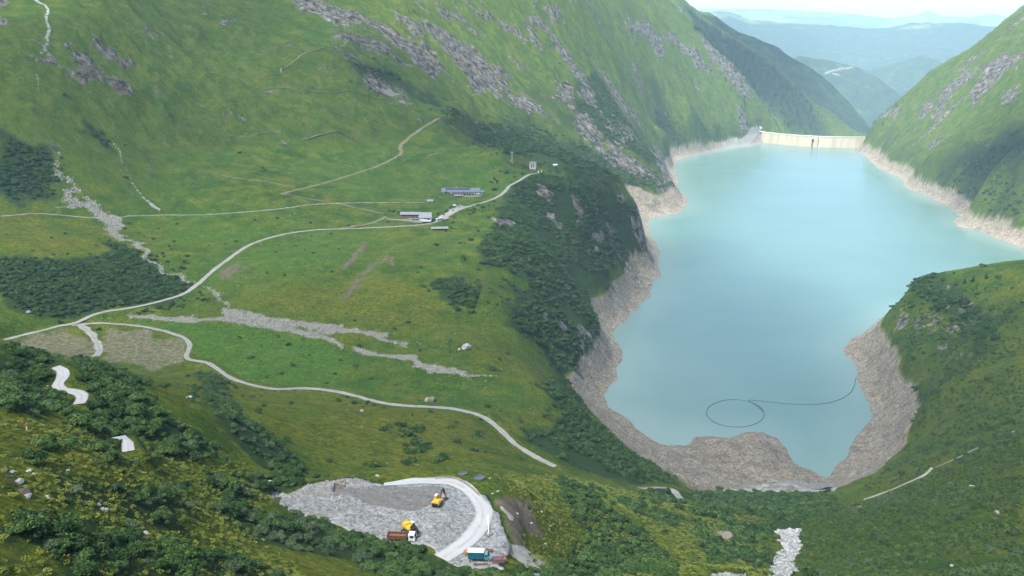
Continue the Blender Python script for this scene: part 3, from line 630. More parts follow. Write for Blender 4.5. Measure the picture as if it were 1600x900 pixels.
for line, wd in (([(1290,115),(1305,110),(1318,107),(1331,105)], 22),  ([(1302,116),(1310,118)], 20)):
    p = fcast(line)
    if len(p) > 1: m_scar = np.maximum(m_scar, sst(wd*.8, wd*.2, seg_dist(FX, FY, p)))
me, _ = grid_mesh('hills', np.stack([FX, FY, FH], -1).reshape(-1, 3), len(FR), len(FA))
for k_, v_ in (('bare', m_bare), ('scar', m_scar)):
    at = me.attributes.new(k_, 'FLOAT', 'POINT'); at.data.foreach_set('value', np.ascontiguousarray(v_, np.float32).ravel())
m, nt, b = mat('far_range'); q = NB(nt)
b.inputs['Roughness'].default_value = 1; b.inputs['Specular IOR Level'].default_value = .05
wood = q.ramp(q.noise(.012, 6, .7), (.35, (.014,.034,.014)), (.55, (.036,.066,.022)), (.7, (.09,.125,.04)))
turf = q.ramp(q.noise(.004, 6, .65), (.35, (.10,.16,.04)), (.6, (.20,.24,.08)), (.8, (.34,.32,.27)))
c = q.mix(q.rng(q.math('ADD', q.attr('bare'), q.math('SUBTRACT', q.noise(.0022, 7, .68), .5)), .25, .45), wood, turf)
c = q.mix(q.math('MULTIPLY', q.attr('scar'), .55), c, (.42,.40,.33)); q.link(c, b.inputs['Base Color']); q.bump(b, q.noise(.02, 6, .7), .8, 18)
hills = link('hills', me, m); hills['kind'] = 'structure'

# ------------------------------------------------------------------ the air of the valley
bm = bmesh.new(); bmesh.ops.create_cube(bm, size=1)
for v in bm.verts: v.co = Vector((-9000 if v.co.x < 0 else 34000, -2500 if v.co.y < 0 else 46000, -652-14 if v.co.z < 0 else 1560))
me = bpy.data.meshes.new('haze'); bm.to_mesh(me); bm.free()
hm = bpy.data.materials.new('valley_air'); hm.use_nodes = True; nt = hm.node_tree; nt.nodes.clear()
o_ = nt.nodes.new('ShaderNodeOutputMaterial'); v_ = nt.nodes.new('ShaderNodeVolumePrincipled')
v_.inputs['Color'].default_value = (.55,.80,1.0,1); v_.inputs['Density'].default_value = HAZE; v_.inputs['Anisotropy'].default_value = -.35
nt.links.new(v_.outputs[0], o_.inputs['Volume'])
haze = link('haze', me, hm); haze['kind'] = 'stuff'

# ------------------------------------------------------------------ thin clouds overhead (out of frame) that shade the near valley
def cloud(name, outline, z, thick, seed, weight=1.0):
    P = np.array(outline, float); c = P.mean(0); x0, y0 = P.min(0)-250; x1, y1 = P.max(0)+250
    n = 90; gx, gy = np.meshgrid(np.linspace(x0, x1, n), np.linspace(y0, y1, n))
    wx_ = gx + 220*fbm(gx/500, gy/500, 4, seed); wy_ = gy + 220*fbm(gx/500, gy/500, 4, seed+1)
    d = seg_dist(wx_, wy_, P, True); d = np.where(inpoly(wx_, wy_, P), d, -d)
    op = sst(-120, 260, d)*np.clip(.85+.5*fbm(gx/420, gy/420, 4, seed+2), .3, 1); hh = thick*sst(-150, 400, d)*(.6+.6*np.abs(fbm(gx/260, gy/260, 5, seed+3)))
    cm = (d > -150)[:-1,:-1] & (d > -150)[1:,1:]
    me1, _ = grid_mesh(name, np.stack([gx, gy, z+hh+2], -1).reshape(-1, 3), n, n, cm)
    V = np.concatenate([np.stack([gx, gy, z+hh+2], -1).reshape(-1, 3), np.stack([gx, gy, z-.35*hh-2], -1).reshape(-1, 3)])
    idx = np.arange(n*n).reshape(n, n); F = []
    ii, jj = np.nonzero(cm)
    for i, j in zip(ii, jj):
        a_, b_, c_, d_ = idx[i,j], idx[i,j+1], idx[i+1,j+1], idx[i+1,j]
        F.append((a_, b_, c_, d_)); F.append((d_+n*n, c_+n*n, b_+n*n, a_+n*n))
    me1 = bpy.data.meshes.new(name); me1.from_pydata(V.tolist(), [], F)
    a = me1.attributes.new('thickness', 'FLOAT', 'POINT'); a.data.foreach_set('value', np.r_[op.ravel(), op.ravel()].astype(np.float32))
    a = me1.attributes.new('weight', 'FLOAT', 'POINT'); a.data.foreach_set('value', np.full(2*n*n, weight, np.float32))
    o = link(name, me1, M_CLOUD); o['kind'] = 'stuff'
M_CLOUD = bpy.data.materials.new('thin_cloud'); M_CLOUD.use_nodes = True; nt = M_CLOUD.node_tree; nt.nodes.clear(); q = NB(nt)
o_ = q.n('ShaderNodeOutputMaterial'); tp = q.n('ShaderNodeBsdfTransparent'); tl = q.n('ShaderNodeBsdfTranslucent'); tl.inputs[0].default_value = (.95,.96,.98,1)
mx = q.n('ShaderNodeMixShader'); q.link(q.math('MULTIPLY', q.math('MULTIPLY', q.attr('thickness'), q.attr('weight')), CLOUD), mx.inputs[0]); q.link(tp.outputs[0], mx.inputs[1]); q.link(tl.outputs[0], mx.inputs[2]); q.link(mx.outputs[0], o_.inputs[0])
CT = 1/math.tan(SUN_EL); SA = SUN_AZ
def up(pts, z): return [(x+math.sin(SA)*(z-zg)*CT, y+math.cos(SA)*(z-zg)*CT) for x, y, zg in pts]
cloud('cloud', up([(-2600,-900,300),(1000,-900,250),(1150,300,200),(900,900,100),(560,1250,0),(420,1700,60),(150,1900,200),(-150,2050,400),(-900,2300,600),(-2600,2300,600)], 1950), 1950, 260, 301)
cloud('cloud', up([(1010,1930,40),(1060,2150,60),(1150,2400,110),(1300,2400,200),(1400,2200,260),(1500,1900,330),(1300,1700,200),(1120,1720,90)], 2050), 2050, 180, 311, 2.0)
cloud('cloud', up([(900,4450,400),(1250,4400,100),(1600,4600,-100),(1900,5200,-100),(2300,6600,0),(1500,6800,400),(800,5600,700)], 2150), 2150, 180, 321, 1.5)
# ------------------------------------------------------------------ foliage
def leaf_mat(name, dark, mid, light):
    m, nt, b = mat(name); q = NB(nt)
    inf = q.n('ShaderNodeObjectInfo'); at = q.n('ShaderNodeAttribute', attribute_name='tone').outputs['Fac']
    f = q.math('ADD', q.math('MULTIPLY', at, .5), q.math('MULTIPLY', inf.outputs['Random'], .5))
    c = q.ramp(f, (.12, dark), (.5, mid), (.88, light))
    q.link(c, b.inputs['Base Color']); b.inputs['Roughness'].default_value = .6; b.inputs['Specular IOR Level'].default_value = .25
    tr = q.n('ShaderNodeBsdfTranslucent'); q.link(c, tr.inputs[0]); mx = q.n('ShaderNodeMixShader'); mx.inputs[0].default_value = .22
    q.link(b.outputs[0], mx.inputs[1]); q.link(tr.outputs[0], mx.inputs[2])
    out = [n_ for n_ in nt.nodes if n_.type == 'OUTPUT_MATERIAL'][0]; q.link(mx.outputs[0], out.inputs[0])
    return m
M_ALDER = leaf_mat('alder_leaves', (.020,.054,.014), (.054,.116,.026), (.118,.195,.048))
M_WILLOW = leaf_mat('willow_leaves', (.045,.088,.034), (.085,.135,.058), (.13,.185,.09))
M_SPRUCE = leaf_mat('spruce_needles', (.010,.028,.014), (.018,.042,.018), (.032,.062,.024))
M_HERB = leaf_mat('herb_leaves', (.065,.105,.012), (.145,.175,.018), (.27,.28,.045))
M_HEATH = leaf_mat('low_shrub_leaves', (.028,.066,.012), (.066,.118,.022), (.135,.175,.036))
M_STEM = simple('grey_bark', (.10,.085,.07), .9)
def quads_mesh(name, C, Nn, S, tone, mats, stems=None):
    """leaf faces: centres C, normals Nn, half sizes S; stems: list of (p0, p1, r0, r1)"""
    n = len(C); up = np.tile([0,0,1.0], (n,1)); up[np.abs(Nn[:,2]) > .9] = [1,0,0]
    U = np.cross(Nn, up); U /= np.linalg.norm(U, axis=1)[:,None]; W = np.cross(Nn, U)
    a = rng.uniform(0, 6.28, n)[:,None]; U, W = U*np.cos(a)+W*np.sin(a), W*np.cos(a)-U*np.sin(a)
    S = S[:,None]; V = np.stack([C-U*S*1.25, C-W*S*.7+Nn*S*.2, C+U*S*1.25, C+W*S*.7+Nn*S*.2], 1).reshape(-1, 3)
    F = np.arange(n*4).reshape(-1, 4); T = np.repeat(tone, 4); mi = [0]*n
    V = list(map(tuple, V)); F = list(map(tuple, F)); T = list(T)
    for p0, p1, r0, r1 in stems or []:
        p0 = np.array(p0, float); p1 = np.array(p1, float); d = p1-p0; d /= np.linalg.norm(d)+1e-9
        u = np.cross(d, [0.3,.9,.2]); u /= np.linalg.norm(u); w = np.cross(d, u); b0 = len(V)
        for p, r in ((p0, r0), (p1, r1)):
            for k in range(5):
                t = k*2*math.pi/5; V.append(tuple(p+(u*math.cos(t)+w*math.sin(t))*r)); T.append(.5)
        for k in range(5): F.append((b0+k, b0+(k+1)%5, b0+5+(k+1)%5, b0+5+k)); mi.append(1)
    me = bpy.data.meshes.new(name); me.from_pydata(V, [], F)
    for m_ in mats: me.materials.append(m_)
    me.polygons.foreach_set('material_index', mi)
    at = me.attributes.new('tone', 'FLOAT', 'POINT'); at.data.foreach_set('value', np.array(T, np.float32))
    return me
def bush_mesh(name, m, n=700, lobes=9, leaf=.16, flat=.62, seed=0, upright=.0):
    r = np.random.default_rng(seed)
    ang = r.uniform(0, 6.28, lobes); rad = np.sqrt(r.uniform(0, 1, lobes))*.72
    lc = np.c_[rad*np.cos(ang), rad*np.sin(ang), (.30+.42*r.uniform(0, 1, lobes)*(1-.5*rad))*flat/.62]
    ls = r.uniform(.26, .46, lobes); lt = r.uniform(0, 1, lobes)
    k = r.integers(0, lobes, n); d = r.normal(size=(n, 3)); d /= np.linalg.norm(d, axis=1)[:,None]; d[:,2] = np.abs(d[:,2])*.9 + .1*d[:,2]
    rr = ls[k]*(.62+.42*r.uniform(0, 1, n)**.6)
    C = lc[k] + d*rr[:,None]*np.array([1, 1, .8+upright]); C[:,2] = np.maximum(C[:,2], .03)
    sh = r.random(n) < .10; C[sh] += d[sh]*.10                  # loose sprays outside the outline
    Nn = d*.7 + r.normal(size=(n, 3))*.55 + np.array([0, 0, .35]); Nn /= np.linalg.norm(Nn, axis=1)[:,None]
    tone = np.clip(.55*lt[k] + .45*r.uniform(0, 1, n), 0, 1)
    stems = [((r.uniform(-.08,.08), r.uniform(-.08,.08), -.12), tuple(c*np.array([.9,.9,.95])), .035, .012) for c in lc[:6]]
    return quads_mesh(name, C, Nn, leaf*r.uniform(.6, 1.25, n), tone, [m, M_STEM], stems)
def spruce_mesh(name, m, tiers=9, per=26, seed=0):
    r = np.random.default_rng(seed); C = []; N_ = []; S = []; T = []
    for i in range(tiers):
        f = i/(tiers-1); z = .10+.84*f; rad = .22*(1-f)**.85+.015; n = max(5, int(per*(1-f*.75)))
        for k in range(n):
            a = r.uniform(0, 6.28); q_ = r.uniform(.25, 1)**.6*rad*r.uniform(.8, 1.15)
            C.append((q_*math.cos(a), q_*math.sin(a), z-q_*.35+r.uniform(-.03,.03))); N_.append((math.cos(a)*.4+r.normal()*.3, math.sin(a)*.4+r.normal()*.3, .8)); S.append(.045*(1.2-f*.6)); T.append(r.uniform(0, 1))
    N_ = np.array(N_); N_ /= np.linalg.norm(N_, axis=1)[:,None]
    return quads_mesh(name, np.array(C), N_, np.array(S), np.array(T), [m])
def herb_mesh(name, m, n=60, seed=0):
    r = np.random.default_rng(seed); a = r.uniform(0, 6.28, n); q_ = np.sqrt(r.uniform(0, 1, n))
    C = np.c_[q_*np.cos(a), q_*np.sin(a), .10+.28*r.uniform(0, 1, n)*(1.2-q_)]
    N_ = r.normal(size=(n, 3))*.35 + np.array([0, 0, 1]); N_ /= np.linalg.norm(N_, axis=1)[:,None]
    return quads_mesh(name, C, N_, r.uniform(.10, .2, n), r.uniform(0, 1, n), [m])
NEAR_A = [bush_mesh('alder_bush', M_ALDER, 1500, 11, .105, .62, 10+i) for i in range(5)]
NEAR_W = [bush_mesh('willow_bush', M_WILLOW, 1300, 10, .10, .58, 30+i) for i in range(3)]
FAR_A = [bush_mesh('alder_bush_small', M_ALDER, 260, 8, .22, .62, 50+i) for i in range(5)]
FAR_W = [bush_mesh('willow_bush_small', M_WILLOW, 260, 8, .22, .55, 60+i) for i in range(3)]
HEATH = [bush_mesh('low_shrub', M_HEATH, 130, 6, .24, .42, 70+i) for i in range(4)] + [bush_mesh('low_shrub', M_ALDER, 130, 6, .24, .42, 75)]
HERBS = [herb_mesh('herb_patch', M_HERB, 60, 80+i) for i in range(4)]
SPRUCE = [spruce_mesh('spruce_small', M_SPRUCE, 9, 22, 90+i) for i in range(4)]

TANMAX = np.maximum.accumulate((H-CAMZ)/RR, axis=0)
def seen(x, y, top):                                  # rough test: can the tip be seen in the picture
    r_ = np.hypot(x, y); t = (hz(x, y)+top-CAMZ)/r_
    j = np.clip(((np.log(r_)-S0)/DS-2).astype(int), 0, NS-1); i = np.clip(((np.arctan2(x, y)-A0)/DA).astype(int), 0, NA-1)
    zc = hz(x, y)+top-CAMZ; fw = y*cp - zc*sp; u = FPX*x/fw+800; v = 450-FPX*(y*sp+zc*cp)/fw
    return (t >= TANMAX[j, i]-.0005) & (u > -30) & (u < 1630) & (v > -30) & (v < 935)
def scatter(polys, per, seed, gap=0, thresh=-2, gapscale=40, extra=None):
    """random plan positions inside traced patches, one per `per` square metres"""
    r = np.random.default_rng(seed); o = []
    for i, p in enumerate(polys):
        P = world_poly(p)
        if len(P) < 3: continue
        x0, y0 = P.min(0); x1, y1 = P.max(0); n = int((x1-x0)*(y1-y0)/per)
        q_ = np.c_[r.uniform(x0, x1, n), r.uniform(y0, y1, n)]
        rm = np.hypot(*P.mean(0)); w = .026*rm; f = 1/(.035*rm)
        ins = inpoly(q_[:,0]+w*fbm(q_[:,0]*f, q_[:,1]*f, 3, 40), q_[:,1]+w*fbm(q_[:,0]*f, q_[:,1]*f, 3, 60), P)
        q_ = q_[ins]; zz = hz(q_[:,0], q_[:,1])-CAMZ; fw = q_[:,1]*cp - zz*sp; u_ = FPX*q_[:,0]/fw+800; v_ = 450-FPX*(q_[:,1]*sp+zz*cp)/fw
        q_ = q_[inpoly(u_+9*fbm(q_[:,0]*f, q_[:,1]*f, 3, 140), v_+5*fbm(q_[:,0]*f, q_[:,1]*f, 3, 160), p)]       # stay off slopes that only lie behind or before the patch
        j = r.random(len(q_)) < .14; q_ = q_ + np.where(j[:,None], r.normal(size=q_.shape)*.022*rm, 0); o.append(q_[fbm(q_[:,0]/gapscale, q_[:,1]/gapscale, 3, 200+seed) > thresh])
    return np.concatenate(o) if o else np.zeros((0, 2))
KEEP_CLEAR = [(ROADLINES[k_][0], ROADS[k_][1]*.5+1.6) for k_ in ROADS] + [(ROADLINES['right'][0], 2.5), (ROADLINES['right_top'][0], 2.5)]
def clear(q_, size):
    if len(q_) == 0: return np.zeros(0, bool)
    ok = np.ones(len(q_), bool)
    for L, d in KEEP_CLEAR:
        ok &= seg_dist(q_[:,0], q_[:,1], L[::3] if len(L) > 40 else L) > d+size*.45
    yard = (inpoly(q_[:,0], q_[:,1], YARD_W)) | (seg_dist(q_[:,0], q_[:,1], YARD_W, True) < 1.5); ok &= ~yard
    return ok & ~((hz(q_[:,0], q_[:,1], m_ring) > .45) | (hz(q_[:,0], q_[:,1], m_creek) > .2) | (hz(q_[:,0], q_[:,1], m_cliff) > .35) | (hz(q_[:,0], q_[:,1], m_stream) > .4))
YARD_W = [pz(x, y, 253)[:2] for x, y in YARD_PX]
PLANTS = []      # region, mesh list near, mesh list far, positions, sizes
def region(key, near, far, q_, s0, s1, seed, per_clear=True):
    r = np.random.default_rng(seed); s = s0+(s1-s0)*r.uniform(0, 1, len(q_))**1.6
    if per_clear: k = clear(q_, s0); q_, s = q_[k], s[k]
    k = seen(q_[:,0], q_[:,1], s*.8); PLANTS.append((key, near, far, q_[k], s[k]))
region('front', NEAR_A, FAR_A, scatter(S_FRONT, 6.5, 1, thresh=-.12, gapscale=22), 1.7, 4.0, 1)
region('front_willow', NEAR_W, FAR_W, scatter(S_FRONT, 26, 2), 1.6, 3.4, 2)
region('hairpin', NEAR_A, FAR_A, scatter(S_HAIRPIN, 8, 3, thresh=-.22, gapscale=26), 2.0, 4.6, 3)
region('hairpin_willow', NEAR_W, FAR_W, scatter(S_HAIRPIN, 40, 4), 2.0, 4.0, 4)
region('yardside', NEAR_A, FAR_A, scatter(S_RIGHTYARD, 10, 5, thresh=-.25), 2.0, 4.4, 5)
region('creek', NEAR_A, FAR_A, scatter(S_CREEK, 12, 6, thresh=-.3, gapscale=24), 2.6, 5.6, 6)
region('terrace', NEAR_A, FAR_A, scatter(S_TERRACE, 13, 7, thresh=-.35, gapscale=28), 2.6, 5.2, 7)
region('slope', NEAR_A[:2]+NEAR_W, FAR_A[:2]+FAR_W, scatter(S_SLOPE, 50, 8, thresh=-.1, gapscale=25), 1.8, 4.2, 8)
region('head', NEAR_A, FAR_A, scatter(S_HEAD, 13, 9), 3.5, 8.0, 9)
region('bank', NEAR_A, FAR_A, scatter(S_BANK, 75, 10, thresh=-.2, gapscale=60), 1.8, 4.4, 10)
region('cliff', NEAR_A, FAR_A, scatter(S_CLIFF, 17, 11, thresh=-.32, gapscale=30), 2.6, 7.0, 11)
region('left', NEAR_A, FAR_A, scatter(S_LEFT, 11, 12, thresh=-.5, gapscale=40), 2.4, 6.0, 12)
region('farleft', NEAR_A, FAR_A, scatter(S_FARLEFT, 22, 13, thresh=-.5), 3.2, 6.5, 13)
region('face', NEAR_A, FAR_A, scatter(S_FACE, 48, 14, thresh=-.3, gapscale=80), 3.5, 8, 14)
region('farright', NEAR_A, FAR_A, scatter(S_FARRIGHT, 100, 15, thresh=-.25, gapscale=90), 4, 9, 15)
FIELDS = [[(0,340),(300,340),(620,310),(780,330),(760,480),(830,600),(860,720),(480,740),(300,560),(0,500)]]
region('meadow', NEAR_A, FAR_A, scatter(FIELDS, 1100, 16, thresh=.05, gapscale=70), 1.6, 4.2, 16)
SPOTS = [(640,680,7,9),(652,690,7,10),(655,672,6,8),(664,700,6,7),(648,705,7,8),(560,629,4,2),(580,633,4,2),(708,665,5,3),(712,690,4,2),(750,678,5,4),(765,708,5,5),(740,703,4,4),(625,665,4,5),(600,672,4,5),(585,728,5,6),(640,725,5,8),(680,720,5,6),(560,540,3,3),(235,490,5,4),(260,480,5,5),(215,490,5,4),(320,468,5,6),(285,478,4,5),(775,577,4,5),(440,226,4,5),(410,266,5,5),(380,240,4,4),(715,325,5,9),(700,330,4,7),(612,331,4,8),(630,331,3,5),(735,330,3,3),(705,357,3,3),(792,270,5,14),(775,285,4,6),(820,262,4,8),(845,255,5,10),(870,268,5,9),(745,215,5,6),(60,725,5,3),(72,700,5,5),(110,700,5,2)]
q_ = []
for px, py, sp_, n in SPOTS:
    for c in cast([(px+random.gauss(0, sp_), py+random.gauss(0, sp_*.45)) for _ in range(n)]):
        if not np.isnan(c[0]): q_.append(c)
region('spots', NEAR_A, FAR_A, np.array(q_), 2.2, 4.6, 17)
LABELS = {'front': 'dark green alder bush in the dense thicket in front of the gravel yard', 'front_willow': 'grey-green willow bush among the dark alders in front of the gravel yard',
 'hairpin': 'dark green alder bush on the hillside round the pale hairpin road', 'hairpin_willow': 'grey-green willow bush in the thicket round the hairpin road',
 'yardside': 'dark green alder bush on the slope right of the gravel yard', 'creek': 'tall dark alder bush beside the white rocky stream', 'slope': 'low green bush on the right-hand slope beyond the white rocky stream',
 'terrace': 'dark alder bush on the edge above the bare lake shore', 'spots': 'lone dark bush standing in the grassy meadow', 'meadow': 'small dark bush scattered on the open meadow', 'bank': 'small bush on the grassy right bank above the lake', 'head': 'dark bush on top of the headland in the lake',
 'cliff': 'dark bush on the wooded cliff above the lake', 'left': 'dark bush in the left thicket above the valley road', 'farleft': 'dark bush in the far left thicket', 'face': 'dark bush on the mountain face', 'farright': 'dark bush on the far right mountain'}
GROUPS = {k_: v_.replace(' bush ', ' bushes ', 1) for k_, v_ in LABELS.items()}
allp = []
for ri, (key, near, far, P, S) in enumerate(PLANTS):
    d = np.hypot(P[:,0], P[:,1])
    u = S/d
    for i in range(len(P)): allp.append((u[i], ri, i))
allp.sort(reverse=True); top = allp[:290]; rest = {}
for u, ri, i in allp[290:]: rest.setdefault(ri, []).append(i)
for u, ri, i in top:
    key, near, far, P, S = PLANTS[ri]; me = near[i % len(near)]
    o = bpy.data.objects.new('alder_bush' if 'willow' not in me.name else 'willow_bush', me); COL.objects.link(o)
    o.location = (P[i,0], P[i,1], float(hz(P[i,0], P[i,1]))-.1); s = S[i]*.62
    o.scale = (s, s, s*random.uniform(.85, 1.15)); o.rotation_euler = (0, 0, random.uniform(0, 6.28))
    o['label'] = LABELS[key]; o['category'] = 'bush'; o['group'] = GROUPS[key]
def stuff(name, meshes, P, S, seed, zs=None, sink=.1, tall=1.0):
    """one mass of many small plants or stones: points that carry copies of a few shapes"""
    r = np.random.default_rng(seed); n = len(P)
    if n == 0: return
    z = hz(P[:,0], P[:,1])-sink
    me = bpy.data.meshes.new(name); me.vertices.add(n); me.vertices.foreach_set('co', np.c_[P, z].astype(np.float32).ravel())
    for nm, dat in (('size', S), ('turn', r.uniform(0, 6.28, n))):
        a = me.attributes.new(nm, 'FLOAT', 'POINT'); a.data.foreach_set('value', dat.astype(np.float32))
    a = me.attributes.new('pick', 'INT', 'POINT'); a.data.foreach_set('value', r.integers(0, len(meshes), n).astype(np.int32))
    o = bpy.data.objects.new(name, me); COL.objects.link(o); o['kind'] = 'stuff'
    pc = bpy.data.collections.new(name+'_kinds')
    for k_, mm in enumerate(meshes): pc.objects.link(bpy.data.objects.new('%s_kind_%02d' % (name, k_), mm))
    ng = bpy.data.node_groups.new(name, 'GeometryNodeTree')
    ng.interface.new_socket('Geometry', in_out='INPUT', socket_type='NodeSocketGeometry'); ng.interface.new_socket('Geometry', in_out='OUTPUT', socket_type='NodeSocketGeometry')
    N = ng.nodes.new; L_ = ng.links.new
    gi = N('NodeGroupInput'); go = N('NodeGroupOutput'); iop = N('GeometryNodeInstanceOnPoints'); ci = N('GeometryNodeCollectionInfo')
    ci.inputs['Collection'].default_value = pc; ci.inputs['Separate Children'].default_value = True; ci.inputs['Reset Children'].default_value = True
    def att(nm, typ):
        a_ = N('GeometryNodeInputNamedAttribute'); a_.data_type = typ; a_.inputs['Name'].default_value = nm; return a_.outputs['Attribute']
    cx_ = N('ShaderNodeCombineXYZ'); L_(att('turn', 'FLOAT'), cx_.inputs[2]); cs2 = N('ShaderNodeCombineXYZ'); sz = att('size', 'FLOAT')
    for k_ in (0, 1): L_(sz, cs2.inputs[k_])
    mu = N('ShaderNodeMath'); mu.operation = 'MULTIPLY'; mu.inputs[1].default_value = tall; L_(sz, mu.inputs[0]); L_(mu.outputs[0], cs2.inputs[2])
    L_(gi.outputs[0], iop.inputs['Points']); L_(ci.outputs[0], iop.inputs['Instance']); iop.inputs['Pick Instance'].default_value = True
    L_(att('pick', 'INT'), iop.inputs['Instance Index']); L_(cx_.outputs[0], iop.inputs['Rotation']); L_(cs2.outputs[0], iop.inputs['Scale']); L_(iop.outputs[0], go.inputs[0])
    md = o.modifiers.new('copies', 'NODES'); md.node_group = ng
    return o
THICK = {'front': 'thicket', 'front_willow': 'thicket'}
print('plants', {PLANTS[k_][0]: len(v_) for k_, v_ in rest.items()})
for ri, idx in rest.items():
    key, near, far, P, S = PLANTS[ri]
    use = near if key in ('front','front_willow','hairpin') else far
    stuff('bush_thicket', use, P[idx], S[idx]*.62, ri)
# low shrubs, herbs and tussocks of the near slopes
LOW = [[(1255,790),(1340,785),(1450,745),(1600,680),(1600,905),(1240,905)], [(1390,500),(1425,460),(1600,440),(1600,690),(1450,750),(1330,775),(1400,720),(1440,650)]]
q_ = scatter(LOW[:1], 3.4, 21, thresh=-.5, gapscale=18); q_ = q_[clear(q_, .8)]; q_ = q_[seen(q_[:,0], q_[:,1], .8)]
stuff('low_shrubbery', HEATH, q_, rng.uniform(.55, 1.5, len(q_)), 21)
q_ = scatter(LOW[1:], 15, 22, thresh=-.1, gapscale=35); q_ = q_[clear(q_, .8)]; q_ = q_[seen(q_[:,0], q_[:,1], .8)]
stuff('low_shrubbery', FAR_A, q_, rng.uniform(.5, 1.5, len(q_)), 22)
NEARHERB = [[(0,640),(240,690),(480,750),(420,800),(340,790),(480,905),(-10,905)], [(780,740),(900,745),(1080,790),(1200,800),(1210,905),(800,905),(840,830)]]
q_ = scatter(NEARHERB, 1.3, 23, thresh=-.5, gapscale=16); q_ = q_[clear(q_, .5)]; q_ = q_[seen(q_[:,0], q_[:,1], .5)]
q_ = q_[rng.random(len(q_)) < .7]; k = rng.random(len(q_)) < .86
stuff('meadow_herbs', HERBS, q_[k], rng.uniform(.4, 1.0, k.sum()), 23)
stuff('low_shrubbery', HEATH, q_[~k], rng.uniform(.35, 1.0, (~k).sum()), 24)
# conifers: the wooded shoulder beyond the dam and the far edges
FOREST = [[(1068,5),(1098,30),(1127,52),(1156,69),(1186,86),(1220,115),(1244,141),(1275,177),(1298,206),(1240,208),(1215,186),(1175,140),(1130,90),(1085,45)]]
q_ = scatter(FOREST, 260, 31, thresh=-.45, gapscale=180)
stuff('far_forest', SPRUCE, q_, rng.uniform(16, 30, len(q_)), 31)
q_ = scatter([[(1130,120),(1160,140),(1215,190),(1240,210),(1205,203),(1180,190),(1150,165)], [(1340,205),(1360,190),(1400,160),(1420,150),(1430,158),(1385,190),(1352,215)]], 420, 32)
stuff('far_forest', SPRUCE, q_, rng.uniform(9, 20, len(q_)), 32)
print('forest', len(q_))
# ------------------------------------------------------------------ building kit
class MB:
    """collects shapes and links them as ONE mesh object"""
    def __init__(s): s.V = []; s.F = []
    def add(s, V, F):
        b = len(s.V); s.V += [tuple(map(float, v)) for v in V]; s.F += [tuple(b+i for i in f) for f in F]; return s
    def box(s, x0, x1, y0, y1, z0, z1):
        V = [(x,y,z) for z in (z0,z1) for x,y in ((x0,y0),(x1,y0),(x1,y1),(x0,y1))]
        return s.add(V, [(3,2,1,0),(4,5,6,7),(0,1,5,4),(1,2,6,5),(2,3,7,6),(3,0,4,7)])
    def prism(s, prof, axis, a0, a1):                    # profile swept along an axis ('x': (y,z), 'y': (x,z), 'z': (x,y))
        n = len(prof); f = {'x': lambda p, a: (a, p[0], p[1]), 'y': lambda p, a: (p[0], a, p[1]), 'z': lambda p, a: (p[0], p[1], a)}[axis]
        V = [f(p, a0) for p in prof] + [f(p, a1) for p in prof]
        return s.add(V, [tuple(range(n))[::-1], tuple(range(n, 2*n))] + [(i, (i+1) % n, n+(i+1) % n, n+i) for i in range(n)])
    def bar(s, p0, p1, r0, r1=None, k=8):
        r1 = r0 if r1 is None else r1; p0 = Vector(p0); p1 = Vector(p1); d = (p1-p0).normalized()
        u = d.orthogonal().normalized(); w = d.cross(u); V = []
        for p, r in ((p0, r0), (p1, r1)):
            for i in range(k): a = 2*math.pi*i/k; V.append(p+(u*math.cos(a)+w*math.sin(a))*r)
        return s.add(V, [tuple(range(k))[::-1], tuple(range(k, 2*k))] + [(i, (i+1) % k, k+(i+1) % k, k+i) for i in range(k)])
    def beam(s, p0, p1, w, h):                           # rectangular bar, stands upright on its narrow side
        p0 = Vector(p0); p1 = Vector(p1); d = (p1-p0).normalized(); up = Vector((0,0,1)) if abs(d.z) < .95 else Vector((0,1,0))
        u = d.cross(up).normalized()*w*.5; v = u.cross(d).normalized()*h*.5
        V = [p+a*u+b*v for p in (p0, p1) for a, b in ((-1,-1),(1,-1),(1,1),(-1,1))]
        return s.add(V, [(3,2,1,0),(4,5,6,7),(0,1,5,4),(1,2,6,5),(2,3,7,6),(3,0,4,7)])
    def build(s, name, m, parent=None, bevel=0):
        me = bpy.data.meshes.new(name); me.from_pydata(s.V, [], s.F); me.update()
        bm = bmesh.new(); bm.from_mesh(me); bmesh.ops.recalc_face_normals(bm, faces=bm.faces)
        if bevel: bmesh.ops.bevel(bm, geom=bm.edges[:], offset=bevel, segments=1, affect='EDGES')
        bm.to_mesh(me); bm.free()
        return link(name, me, m, parent)
def thing(name, label, cat, loc=(0,0,0), rz=0, group=None):
    o = bpy.data.objects.new(name, None); COL.objects.link(o); o.location = loc; o.rotation_euler = (0, 0, rz); tag(o, label, cat, group); return o
def tag(o, label, cat, group=None):
    o['label'] = label; o['category'] = cat
    if group: o['group'] = group
    return o
def dup(o, loc, rz, label=None):
    def cp_(a, par):
        c = a.copy(); COL.objects.link(c); c.parent = par
        for ch in a.children: cp_(ch, c)
        return c
    c = cp_(o, None); c.location = loc; c.rotation_euler = (0, 0, rz)
    if label: c['label'] = label
    return c
def at(px, py, level=None):
    if level is not None: x, y, _ = pz(px, py, level)
    else: (x, y), = cast([(px, py)])
    return (x, y, float(hz(x, y)))
M_ROOFG = simple('weathered_grey_roof', (.22,.225,.24), .7, 0, .25, .6); M_WOOD = simple('brown_timber_boards', (.20,.105,.058), .85, 0, .35, .9); M_WHITE = simple('white_render', (.74,.72,.68), .85, 0, .12, .5)
